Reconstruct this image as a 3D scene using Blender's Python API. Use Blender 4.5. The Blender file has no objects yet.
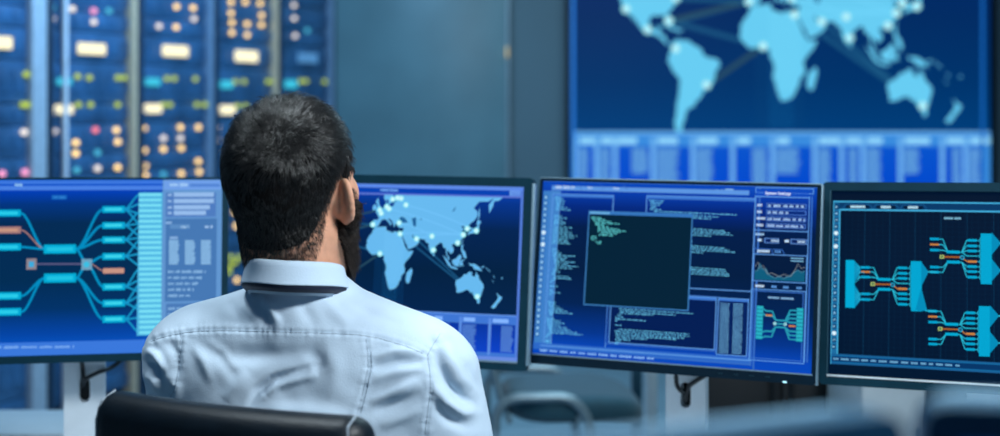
import bpy, bmesh, math, random
import numpy as np
from mathutils import Vector, Matrix, noise
from mathutils.bvhtree import BVHTree

R = math.radians
rnd = random.Random(7)
C = bpy.context.scene.collection
SC = bpy.context.scene

# ------------------------------------------------------------------ camera facts
F = 1389.0          # focal length in pixels of the 1000 px wide frame (50 mm on 36 mm)
HOR = 100.0         # row of the horizon
CZ = 1.38           # camera height


def wp(px, py, Y):
    """world point seen at a pixel of the photograph, at depth Y"""
    return Vector(((px - 500) * Y / F, Y, CZ - (py - HOR) * Y / F))


# ------------------------------------------------------------------ materials
def lin(c):
    o = []
    for v in c[:3]:
        v = v / 255.0
        o.append(v / 12.92 if v <= 0.04045 else ((v + 0.055) / 1.055) ** 2.4)
    return (*o, 1.0)


def mat(name, col, rough=0.5, metal=0.0, spec=0.5, var=0.08, scale=30.0, bump=0.0, bscale=200.0,
        emit=None, estr=0.0, coat=0.0, sheen=0.0, trans=0.0, alpha=1.0, sss=0.0):
    m = bpy.data.materials.new(name)
    m.use_nodes = True
    nt = m.node_tree
    b = nt.nodes['Principled BSDF']
    tc = nt.nodes.new('ShaderNodeTexCoord')
    nz = nt.nodes.new('ShaderNodeTexNoise')
    nz.inputs['Scale'].default_value = scale
    nz.inputs['Detail'].default_value = 4
    nt.links.new(tc.outputs['Object'], nz.inputs['Vector'])
    rp = nt.nodes.new('ShaderNodeValToRGB')
    c = Vector(col[:3])
    rp.color_ramp.elements[0].position = 0.3
    rp.color_ramp.elements[1].position = 0.7
    rp.color_ramp.elements[0].color = (*(c * (1 - var)), 1)
    rp.color_ramp.elements[1].color = (*(c * (1 + var)), 1)
    nt.links.new(nz.outputs['Fac'], rp.inputs['Fac'])
    nt.links.new(rp.outputs['Color'], b.inputs['Base Color'])
    b.inputs['Roughness'].default_value = rough
    b.inputs['Metallic'].default_value = metal
    b.inputs['Specular IOR Level'].default_value = spec
    b.inputs['Coat Weight'].default_value = coat
    b.inputs['Sheen Weight'].default_value = sheen
    b.inputs['Transmission Weight'].default_value = trans
    b.inputs['Alpha'].default_value = alpha
    if sss:
        b.inputs['Subsurface Weight'].default_value = sss
        b.inputs['Subsurface Radius'].default_value = (0.012, 0.004, 0.002)
    if emit is not None:
        b.inputs['Emission Color'].default_value = (*emit[:3], 1)
        b.inputs['Emission Strength'].default_value = estr
    if bump:
        n2 = nt.nodes.new('ShaderNodeTexNoise')
        n2.inputs['Scale'].default_value = bscale
        n2.inputs['Detail'].default_value = 3
        nt.links.new(tc.outputs['Object'], n2.inputs['Vector'])
        bp = nt.nodes.new('ShaderNodeBump')
        bp.inputs['Strength'].default_value = bump
        bp.inputs['Distance'].default_value = 0.002
        nt.links.new(n2.outputs['Fac'], bp.inputs['Height'])
        nt.links.new(bp.outputs['Normal'], b.inputs['Normal'])
    return m


def screen_material():
    m = bpy.data.materials.new('lit_display')
    m.use_nodes = True
    nt = m.node_tree
    b = nt.nodes['Principled BSDF']
    at = nt.nodes.new('ShaderNodeAttribute')
    at.attribute_name = 'Col'
    b.inputs['Base Color'].default_value = (0.001, 0.0015, 0.002, 1)
    b.inputs['Roughness'].default_value = 0.35
    b.inputs['Specular IOR Level'].default_value = 0.05
    nt.links.new(at.outputs['Color'], b.inputs['Emission Color'])
    b.inputs['Emission Strength'].default_value = 1.0
    return m


M = dict(
    screen=screen_material(),
    bezel=mat('dark_teal_plastic', (0.003, 0.030, 0.050), 0.45, spec=0.2, bump=0.05, bscale=600),
    bezel_blue=mat('dark_navy_plastic', (0.002, 0.012, 0.024), 0.4, spec=0.18),
    silver=mat('silver_trim', (0.78, 0.86, 0.90), 0.35, metal=0.3),
    grey_edge=mat('grey_edge', (0.22, 0.34, 0.42), 0.4, metal=0.4),
    bezel_edge=mat('teal_edge', (0.03, 0.09, 0.13), 0.4),
    white_stand=mat('white_painted_metal', (0.80, 0.88, 0.94), 0.45, spec=0.4, var=0.03),
    black=mat('black_plastic', (0.006, 0.009, 0.012), 0.45),
    cable=mat('black_cable', (0.008, 0.014, 0.02), 0.5),
    desk=mat('white_desk', (0.62, 0.70, 0.76), 0.4, var=0.03, scale=8),
    floor=mat('pale_vinyl_floor', (0.20, 0.31, 0.37), 0.35, spec=0.4, var=0.06, scale=3),
    wall=mat('slate_wall', (0.105, 0.185, 0.235), 0.7, var=0.05, scale=1.5, bump=0.05),
    pane=mat('frosted_pane', (0.115, 0.235, 0.285), 0.35, spec=0.4, var=0.14, scale=2.2),
    leather=mat('black_leather', (0.003, 0.007, 0.012), 0.42, spec=0.32, var=0.2, scale=60, bump=0.25, bscale=420),
    thread=mat('grey_thread', (0.30, 0.36, 0.42), 0.7),
    chrome=mat('chrome', (0.7, 0.74, 0.78), 0.12, metal=1.0),
    teal_pad=mat('teal_upholstery', (0.012, 0.075, 0.115), 0.75, sheen=0.2, bump=0.1),
    grey_tube=mat('grey_tube', (0.20, 0.30, 0.36), 0.35, metal=0.3),
    rack=mat('rack_dark_steel', (0.010, 0.035, 0.075), 0.5, spec=0.4),
    rack_unit=mat('rack_blue_panel', (0.03, 0.11, 0.24), 0.4, spec=0.5, var=0.3, scale=5),
    rack_post=mat('rack_pale_post', (0.50, 0.52, 0.54), 0.4, metal=0.2),
    skin=mat('skin', (0.72, 0.36, 0.23), 0.5, spec=0.35, var=0.07, scale=90, bump=0.06, bscale=900, sss=0.15),
    scalp=mat('dark_scalp', (0.006, 0.005, 0.005), 0.8, spec=0.1),
    hair=mat('black_brown_hair', (0.017, 0.016, 0.0155), 0.30, spec=0.8, var=0.5, scale=140),
    beard=mat('dark_beard', (0.030, 0.021, 0.017), 0.5, spec=0.3, var=0.3, scale=160),
    eye=mat('eye_white', (0.75, 0.74, 0.72), 0.15),
    iris=mat('dark_iris', (0.03, 0.018, 0.01), 0.15),
    lip=mat('lip', (0.42, 0.17, 0.14), 0.45),
    shirt=mat('pale_cotton_shirt', (0.60, 0.735, 0.87), 0.75, spec=0.25, var=0.025, scale=20, sheen=0.1, bump=0.18, bscale=500),
    stitch=mat('shirt_stitching', (0.42, 0.52, 0.62), 0.8),
    navy=mat('navy_band', (0.006, 0.010, 0.035), 0.6),
    trousers=mat('dark_trousers', (0.012, 0.014, 0.02), 0.8, bump=0.1),
    shoe=mat('black_shoe', (0.01, 0.009, 0.009), 0.3),
    cabinet_dark=mat('black_cabinet', (0.004, 0.007, 0.010), 0.5),
    cabinet_white=mat('white_cabinet', (0.50, 0.60, 0.66), 0.5, var=0.03),
    front_bezel=mat('navy_blue_shell', (0.008, 0.06, 0.13), 0.4, spec=0.3),
    front_shell=mat('blue_grey_shell', (0.20, 0.37, 0.52), 0.33, spec=0.5, metal=0.2, var=0.05),
)


def glow(name, rgb, s):
    c = lin(rgb)
    return mat(name, (0.02, 0.02, 0.02), 0.4, emit=c, estr=s)


# ------------------------------------------------------------------ object helpers
def tag(o, label=None, cat=None, group=None, kind=None):
    if label: o['label'] = label
    if cat: o['category'] = cat
    if group: o['group'] = group
    if kind: o['kind'] = kind
    return o


def empty(name, loc, rz=0.0, label=None, cat=None, group=None):
    o = bpy.data.objects.new(name, None)
    o.empty_display_size = 0.05
    C.objects.link(o)
    o.location = loc
    o.rotation_euler = (0, 0, rz)
    return tag(o, label, cat, group)


class MB:
    def __init__(self):
        self.bm = bmesh.new()

    def _new(self, g, mtx):
        for v in g: v.co = mtx @ v.co

    def box(self, c, s, bev=0.0, seg=2, mtx=None):
        r = bmesh.ops.create_cube(self.bm, size=1.0)
        vs = r['verts']
        for v in vs:
            v.co = Vector((v.co.x * s[0], v.co.y * s[1], v.co.z * s[2]))
        if bev > 0:
            es = list({e for v in vs for e in v.link_edges})
            rr = bmesh.ops.bevel(self.bm, geom=es, offset=bev, segments=seg, affect='EDGES', profile=0.5)
            seen = set(rr['verts']); stack = list(rr['verts'])
            while stack:
                v = stack.pop()
                for e in v.link_edges:
                    o = e.other_vert(v)
                    if o not in seen: seen.add(o); stack.append(o)
            vs = list(seen)
        for v in vs:
            v.co = v.co + Vector(c)
            if mtx is not None: v.co = mtx @ v.co
        return self

    def cyl(self, a, b, r1, r2=None, seg=20, caps=True):
        if r2 is None: r2 = r1
        a = Vector(a); b = Vector(b)
        d = (b - a).normalized()
        up = Vector((0, 0, 1)) if abs(d.z) < 0.9 else Vector((1, 0, 0))
        u = d.cross(up).normalized(); w = d.cross(u)
        ra = [self.bm.verts.new(a + (u * math.cos(t) + w * math.sin(t)) * r1) for t in [2 * math.pi * i / seg for i in range(seg)]]
        rb = [self.bm.verts.new(b + (u * math.cos(t) + w * math.sin(t)) * r2) for t in [2 * math.pi * i / seg for i in range(seg)]]
        for i in range(seg):
            j = (i + 1) % seg
            self.bm.faces.new((ra[i], ra[j], rb[j], rb[i]))
        if caps:
            self.bm.faces.new(ra[::-1]); self.bm.faces.new(rb)
        return self

    def tube(self, pts, r, seg=10, closed=False):
        pts = [Vector(p) for p in pts]
        n = len(pts); rings = []
        u = None
        for i, p in enumerate(pts):
            if closed: d = pts[(i + 1) % n] - pts[i - 1]
            else: d = pts[min(i + 1, n - 1)] - pts[max(i - 1, 0)]
            d.normalize()
            if u is None:
                up = Vector((0, 0, 1)) if abs(d.z) < 0.9 else Vector((1, 0, 0))
                u = d.cross(up).normalized()
            else:
                u = (u - d * u.dot(d)).normalized()
            w = d.cross(u)
            rr = r[i] if isinstance(r, (list, tuple)) else r
            rings.append([self.bm.verts.new(p + (u * math.cos(t) + w * math.sin(t)) * rr)
                          for t in [2 * math.pi * k / seg for k in range(seg)]])
        for i in range(n if closed else n - 1):
            A = rings[i]; B = rings[(i + 1) % n]
            for k in range(seg):
                j = (k + 1) % seg
                self.bm.faces.new((A[k], A[j], B[j], B[k]))
        if not closed:
            self.bm.faces.new(rings[0][::-1]); self.bm.faces.new(rings[-1])
        return self

    def ball(self, c, r, sc=(1, 1, 1), seg=16):
        rr = bmesh.ops.create_uvsphere(self.bm, u_segments=seg, v_segments=seg // 2 + 2, radius=r)
        for v in rr['verts']:
            v.co = Vector((v.co.x * sc[0], v.co.y * sc[1], v.co.z * sc[2])) + Vector(c)
        return self

    def prism(self, outline, y0, y1):
        """outline in x,z swept from y0 to y1"""
        a = [self.bm.verts.new((x, y0, z)) for x, z in outline]
        b = [self.bm.verts.new((x, y1, z)) for x, z in outline]
        n = len(a)
        for i in range(n):
            j = (i + 1) % n
            self.bm.faces.new((a[i], a[j], b[j], b[i]))
        self.bm.faces.new(a[::-1]); self.bm.faces.new(b)
        return self

    def frame(self, ow, oh, iw, ih, y0, y1, rad=0.0, seg=4, off=(0, 0)):
        """rectangular ring (outer ow x oh, hole iw x ih) between y0 and y1"""
        def rr(w, h, r, o):
            if r <= 1e-6:
                r = 1e-5
            out = []
            for cx, cz, a0 in ((w / 2 - r, h / 2 - r, 0), (-w / 2 + r, h / 2 - r, 90), (-w / 2 + r, -h / 2 + r, 180), (w / 2 - r, -h / 2 + r, 270)):
                for k in range(seg + 1):
                    a = R(a0 + 90 * k / seg)
                    out.append((cx + r * math.cos(a) + o[0], cz + r * math.sin(a) + o[1]))
            return out
        O = rr(ow, oh, rad, off); I = rr(iw, ih, 0.0005, (0, 0))
        n = len(O)
        V = [[self.bm.verts.new((x, y, z)) for x, z in L] for L, y in ((O, y0), (I, y0), (O, y1), (I, y1))]
        for i in range(n):
            j = (i + 1) % n
            self.bm.faces.new((V[0][i], V[0][j], V[1][j], V[1][i]))
            self.bm.faces.new((V[2][j], V[2][i], V[3][i], V[3][j]))
            self.bm.faces.new((V[0][j], V[0][i], V[2][i], V[2][j]))
            self.bm.faces.new((V[1][i], V[1][j], V[3][j], V[3][i]))
        return self

    def xform(self, m):
        for v in self.bm.verts: v.co = m @ v.co
        return self

    def build(self, name, m, parent=None, smooth=35, fixn=True):
        if fixn:
            bmesh.ops.recalc_face_normals(self.bm, faces=self.bm.faces[:])
        me = bpy.data.meshes.new(name)
        self.bm.to_mesh(me); self.bm.free()
        me.materials.append(m)
        if smooth:
            me.polygons.foreach_set('use_smooth', [True] * len(me.polygons))
            me.set_sharp_from_angle(angle=R(smooth))
        o = bpy.data.objects.new(name, me)
        C.objects.link(o)
        if parent is not None: o.parent = parent
        return o


def raw_obj(name, V, Fc, m, parent=None, smooth=True):
    me = bpy.data.meshes.new(name)
    V = np.asarray(V, dtype=np.float32)
    me.vertices.add(len(V)); me.vertices.foreach_set('co', V.ravel())
    Fc = np.asarray(Fc, dtype=np.int32)
    k = Fc.shape[1]
    me.loops.add(Fc.size); me.loops.foreach_set('vertex_index', Fc.ravel())
    me.polygons.add(len(Fc))
    me.polygons.foreach_set('loop_start', np.arange(0, Fc.size, k, dtype=np.int32))
    me.polygons.foreach_set('use_smooth', np.full(len(Fc), bool(smooth)))
    me.update(calc_edges=True); me.validate()
    me.materials.append(m)
    o = bpy.data.objects.new(name, me)
    C.objects.link(o)
    if parent is not None: o.parent = parent
    return o


# ------------------------------------------------------------------ distance-field modelling
class Field:
    def __init__(self, xs, ys, zs):
        self.ax = [np.asarray(a, dtype=np.float32) for a in (xs, ys, zs)]
        self.D = np.full([len(a) for a in self.ax], 1.0, dtype=np.float32)

    def _sl(self, lo, hi, pad):
        s = []
        for a, l, h in zip(self.ax, lo, hi):
            i = max(0, int(np.searchsorted(a, l - pad)) - 1); j = min(len(a), int(np.searchsorted(a, h + pad)) + 1)
            s.append(slice(i, max(j, i + 1)))
        return tuple(s)

    def _g(self, s):
        return (self.ax[0][s[0]][:, None, None], self.ax[1][s[1]][None, :, None], self.ax[2][s[2]][None, None, :])

    def put(self, fb, k=0.0, sub=False):
        fn, lo, hi = fb
        s = self._sl(lo, hi, 0.03 + k)
        d = fn(*self._g(s)).astype(np.float32)
        a = self.D[s]
        if sub:
            d = -d
            if k > 0:
                h = np.clip(0.5 - 0.5 * (a - d) / k, 0, 1); self.D[s] = a * (1 - h) + d * h + k * h * (1 - h)
            else: self.D[s] = np.maximum(a, d)
        else:
            if k > 0:
                h = np.clip(0.5 + 0.5 * (a - d) / k, 0, 1); self.D[s] = a * (1 - h) + d * h - k * h * (1 - h)
            else: self.D[s] = np.minimum(a, d)

    def mesh(self):
        D = self.D
        S = D < 0
        nx, ny, nz = D.shape
        cnt = np.zeros((nx - 1, ny - 1, nz - 1), dtype=np.int8)
        for i in (0, 1):
            for j in (0, 1):
                for k in (0, 1):
                    cnt += S[i:nx - 1 + i, j:ny - 1 + j, k:nz - 1 + k]
        act = np.argwhere((cnt > 0) & (cnt < 8))
        idx = np.full(cnt.shape, -1, dtype=np.int32)
        idx[tuple(act.T)] = np.arange(len(act))
        P = np.zeros((len(act), 3)); W = np.zeros(len(act))
        cor = [(i, j, k) for i in (0, 1) for j in (0, 1) for k in (0, 1)]
        dv = {c: D[act[:, 0] + c[0], act[:, 1] + c[1], act[:, 2] + c[2]].astype(float) for c in cor}
        pos = lambda c: np.stack([self.ax[a][act[:, a] + c[a]] for a in range(3)], 1).astype(float)
        for c in cor:
            for a in range(3):
                if c[a] == 0:
                    e = list(c); e[a] = 1; e = tuple(e)
                    d0, d1 = dv[c], dv[e]
                    m = (d0 < 0) != (d1 < 0)
                    t = np.where(m, d0 / np.where(m, d0 - d1, 1), 0)
                    p = pos(c) * (1 - t)[:, None] + pos(e) * t[:, None]
                    P += p * m[:, None]; W += m
        P /= np.maximum(W, 1)[:, None]
        faces = []
        for a in range(3):
            b, c = (a + 1) % 3, (a + 2) % 3
            sl0 = [slice(1, -1)] * 3; sl1 = [slice(1, -1)] * 3
            sl0[a] = slice(0, -1); sl1[a] = slice(1, None)
            s0 = S[tuple(sl0)]; s1 = S[tuple(sl1)]
            E = np.argwhere(s0 != s1)
            if not len(E): continue
            flip = s1[tuple(E.T)]
            base = E.copy()
            base[:, b] += 1; base[:, c] += 1
            q = []
            for db, dc in ((-1, -1), (0, -1), (0, 0), (-1, 0)):
                t = base.copy(); t[:, b] += db; t[:, c] += dc
                q.append(idx[tuple(t.T)])
            q = np.stack(q, 1)
            q[flip] = q[flip][:, ::-1]
            faces.append(q)
        Fc = np.concatenate(faces)
        Fc = Fc[(Fc >= 0).all(1)]
        return P, Fc


def cap(a, b, ra, rb=None):
    a = np.array(a, float); b = np.array(b, float)
    rb = ra if rb is None else rb
    ba = b - a; L2 = max(ba @ ba, 1e-12)

    def fn(x, y, z):
        px, py, pz = x - a[0], y - a[1], z - a[2]
        h = np.clip((px * ba[0] + py * ba[1] + pz * ba[2]) / L2, 0, 1)
        return np.sqrt((px - ba[0] * h) ** 2 + (py - ba[1] * h) ** 2 + (pz - ba[2] * h) ** 2) - (ra + (rb - ra) * h)
    r = max(ra, rb)
    return fn, np.minimum(a, b) - r, np.maximum(a, b) + r


def ell(c, r, rot=None):
    c = np.array(c, float); r = np.array(r, float)
    Q = np.eye(3) if rot is None else np.array(rot, float)   # columns = local axes in world

    def fn(x, y, z):
        dx, dy, dz = x - c[0], y - c[1], z - c[2]
        q = [Q[0, i] * dx + Q[1, i] * dy + Q[2, i] * dz for i in range(3)]
        k0 = np.sqrt(sum((q[i] / r[i]) ** 2 for i in range(3)))
        k1 = np.sqrt(sum((q[i] / r[i] ** 2) ** 2 for i in range(3)))
        return k0 * (k0 - 1) / np.maximum(k1, 1e-6)
    e = np.sqrt(((Q * r) ** 2).sum(1))
    return fn, c - e, c + e


def rboxf(c, s, rad, rot=None, bend=None):
    c = np.array(c, float); hb = np.array(s, float) / 2
    Q = np.eye(3) if rot is None else np.array(rot, float)

    def fn(x, y, z):
        dx, dy, dz = x - c[0], y - c[1], z - c[2]
        q = [Q[0, i] * dx + Q[1, i] * dy + Q[2, i] * dz for i in range(3)]
        if bend is not None: q = list(bend(*q))
        e = [np.abs(q[i]) - hb[i] + rad for i in range(3)]
        o = np.sqrt(sum(np.maximum(v, 0) ** 2 for v in e))
        return o + np.minimum(np.maximum(np.maximum(e[0], e[1]), e[2]), 0) - rad
    e = np.abs(Q) @ hb + (0.08 if bend is not None else 0.0)
    return fn, c - e, c + e


def ar(lo, hi, st): return np.arange(lo, hi + st, st)


def field_obj(name, prims, lo, hi, res, m, parent=None, off=(0, 0, 0)):
    f = Field(ar(lo[0], hi[0], res), ar(lo[1], hi[1], res), ar(lo[2], hi[2], res))
    for p in prims: f.put(p[0], *p[1:])
    V, Fc = f.mesh()
    return raw_obj(name, V - np.array(off), Fc, m, parent)


# ------------------------------------------------------------------ display pictures
def homography(cor):
    src = [(0, 1), (1, 1), (1, 0), (0, 0)]
    A, b = [], []
    for (u, v), (x, y) in zip(src, cor):
        A += [[x, y, 1, 0, 0, 0, -u * x, -u * y], [0, 0, 0, x, y, 1, -v * x, -v * y]]
        b += [u, v]
    return np.append(np.linalg.solve(np.array(A, float), np.array(b, float)), 1).reshape(3, 3)


class Picture:
    """what a display shows, as flat coloured shapes on its panel; u right, v up, both 0..1"""
    def __init__(self, W, H, corners=None):
        self.W, self.H = W, H
        self.h = homography(corners) if corners else None
        self.V, self.Fc, self.Cc = [], [], []
        self.layer = 0
        self.clip = (0, 1, 0, 1)

    def uv(self, p):
        q = self.h @ np.array([p[0], p[1], 1.0])
        return (q[0] / q[2], q[1] / q[2])

    def poly_uv(self, pts, col, cols=None):
        pts = [tuple(p) for p in pts]
        if cols is None:
            u0, u1, v0, v1 = self.clip
            for ax, lim, sg in ((0, u0, 1), (0, u1, -1), (1, v0, 1), (1, v1, -1)):
                out = []
                n = len(pts)
                for i in range(n):
                    a, b = pts[i], pts[(i + 1) % n]
                    ia, ib = (a[ax] - lim) * sg >= 0, (b[ax] - lim) * sg >= 0
                    if ia: out.append(a)
                    if ia != ib:
                        t = (lim - a[ax]) / (b[ax] - a[ax])
                        out.append((a[0] + (b[0] - a[0]) * t, a[1] + (b[1] - a[1]) * t))
                pts = out
                if len(pts) < 3: return
        area = sum(pts[i][0] * pts[(i + 1) % len(pts)][1] - pts[(i + 1) % len(pts)][0] * pts[i][1] for i in range(len(pts)))
        if area < 0:
            pts = pts[::-1]
            if cols: cols = cols[::-1]
        i0 = len(self.V)
        y = -0.00004 * self.layer
        for u, v in pts: self.V.append(((u - .5) * self.W, y, (v - .5) * self.H))
        self.Fc.append(list(range(i0, i0 + len(pts))))
        self.Cc.append(cols if cols else [col] * len(pts))

    def up(self): self.layer += 1

    def rect_uv(self, u0, v0, u1, v1, col): self.poly_uv([(u0, v0), (u1, v0), (u1, v1), (u0, v1)], col)

    def rect(self, x0, y0, x1, y1, col):
        """rectangle by two measured corners, straightened on the panel"""
        a, b = self.uv((x0, y0)), self.uv((x1, y1))
        self.rect_uv(min(a[0], b[0]), min(a[1], b[1]), max(a[0], b[0]), max(a[1], b[1]), col)

    def box(self, x0, y0, x1, y1, col, t=0.0035):
        a, b = self.uv((x0, y0)), self.uv((x1, y1))
        u0, u1 = sorted((a[0], b[0])); v0, v1 = sorted((a[1], b[1]))
        tv = t * self.W / self.H
        self.rect_uv(u0, v0, u1, v0 + tv, col); self.rect_uv(u0, v1 - tv, u1, v1, col)
        self.rect_uv(u0, v0, u0 + t, v1, col); self.rect_uv(u1 - t, v0, u1, v1, col)

    def line_uv(self, pts, w, col):
        P = [Vector(((u) * self.W, v * self.H)) for u, v in pts]
        n = len(P)
        N = []
        for i in range(n):
            d = (P[min(i + 1, n - 1)] - P[max(i - 1, 0)])
            d = d.normalized() if d.length > 1e-9 else Vector((1, 0))
            N.append(Vector((-d.y, d.x)) * w * self.W / 2)
        for i in range(n - 1):
            q = [P[i] - N[i], P[i + 1] - N[i + 1], P[i + 1] + N[i + 1], P[i] + N[i]]
            self.poly_uv([(p.x / self.W, p.y / self.H) for p in q], col)

    def line(self, pts, w, col): self.line_uv([self.uv(p) for p in pts], w, col)

    def curve(self, a, b, w, col, n=10):
        """s-shaped connection between two measured points"""
        pts = []
        for i in range(n + 1):
            t = i / n
            s = t * t * (3 - 2 * t)
            pts.append((a[0] + (b[0] - a[0]) * t, a[1] + (b[1] - a[1]) * s))
        self.line(pts, w, col)

    def disc(self, x, y, r, col, n=14):
        u, v = self.uv((x, y))
        self.disc_uv(u, v, r, col, n)

    def disc_uv(self, u, v, r, col, n=14):
        k = self.W / self.H
        self.poly_uv([(u + r * math.cos(2 * math.pi * i / n), v + r * k * math.sin(2 * math.pi * i / n)) for i in range(n)], col)

    def vgrad(self, stops):
        for (v0, c0), (v1, c1) in zip(stops[:-1], stops[1:]):
            self.poly_uv([(0, v0), (1, v0), (1, v1), (0, v1)], c0, [lin(c0), lin(c0), lin(c1), lin(c1)])

    def row(self, x0, y0, x1, y1, hgt, col, rg, word=(3, 10), gap=1.6):
        """a row of tiny lettering, too small to read, from one measured point to another"""
        L = math.hypot(x1 - x0, y1 - y0)
        t = 0.0
        while t < L:
            w = min(rg.uniform(*word), L - t)
            if w < 0.8: break
            a = (x0 + (x1 - x0) * t / L, y0 + (y1 - y0) * t / L)
            b = (x0 + (x1 - x0) * (t + w) / L, y0 + (y1 - y0) * (t + w) / L)
            ua, ub = self.uv(a), self.uv(b)
            h = hgt * (0.75 + 0.25 * rg.random()) / 2
            va = self.uv((a[0], a[1] + h))[1]; vb = self.uv((a[0], a[1] - h))[1]
            # letters: short strokes with hairline gaps
            du = ub[0] - ua[0]
            k = max(1, int(w / 1.3))
            for i in range(k):
                self.rect_uv(ua[0] + du * i / k, va + (vb - va) * rg.uniform(0, .15), ua[0] + du * (i + 0.82) / k, vb - (vb - va) * rg.uniform(0, .25), col)
            t += w + gap

    def text(self, s, u, v, h, col):
        cu = bpy.data.curves.new('lettering', 'FONT')
        cu.body = s; cu.size = h * self.H * 1.35; cu.resolution_u = 2; cu.offset = cu.size * 0.02
        ob = bpy.data.objects.new('lettering', cu)
        C.objects.link(ob)
        dg = bpy.context.evaluated_depsgraph_get()
        me = bpy.data.meshes.new_from_object(ob.evaluated_get(dg))
        for p in me.polygons:
            self.poly_uv([(u + me.vertices[i].co.x / self.W, v + me.vertices[i].co.y / self.H) for i in p.vertices], col)
        bpy.data.objects.remove(ob); bpy.data.curves.remove(cu); bpy.data.meshes.remove(me)

    def build(self, name, parent, mtx):
        me = bpy.data.meshes.new(name)
        me.from_pydata([mtx @ Vector(v) for v in self.V], [], self.Fc)
        ca = me.color_attributes.new('Col', 'FLOAT_COLOR', 'CORNER')
        flat = []
        for cs in self.Cc:
            for c in cs: flat.extend(c if isinstance(c, tuple) and len(c) == 4 else lin(c))
        ca.data.foreach_set('color', flat)
        me.materials.append(M['screen'])
        o = bpy.data.objects.new(name, me)
        C.objects.link(o); o.parent = parent
        return o


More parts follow.
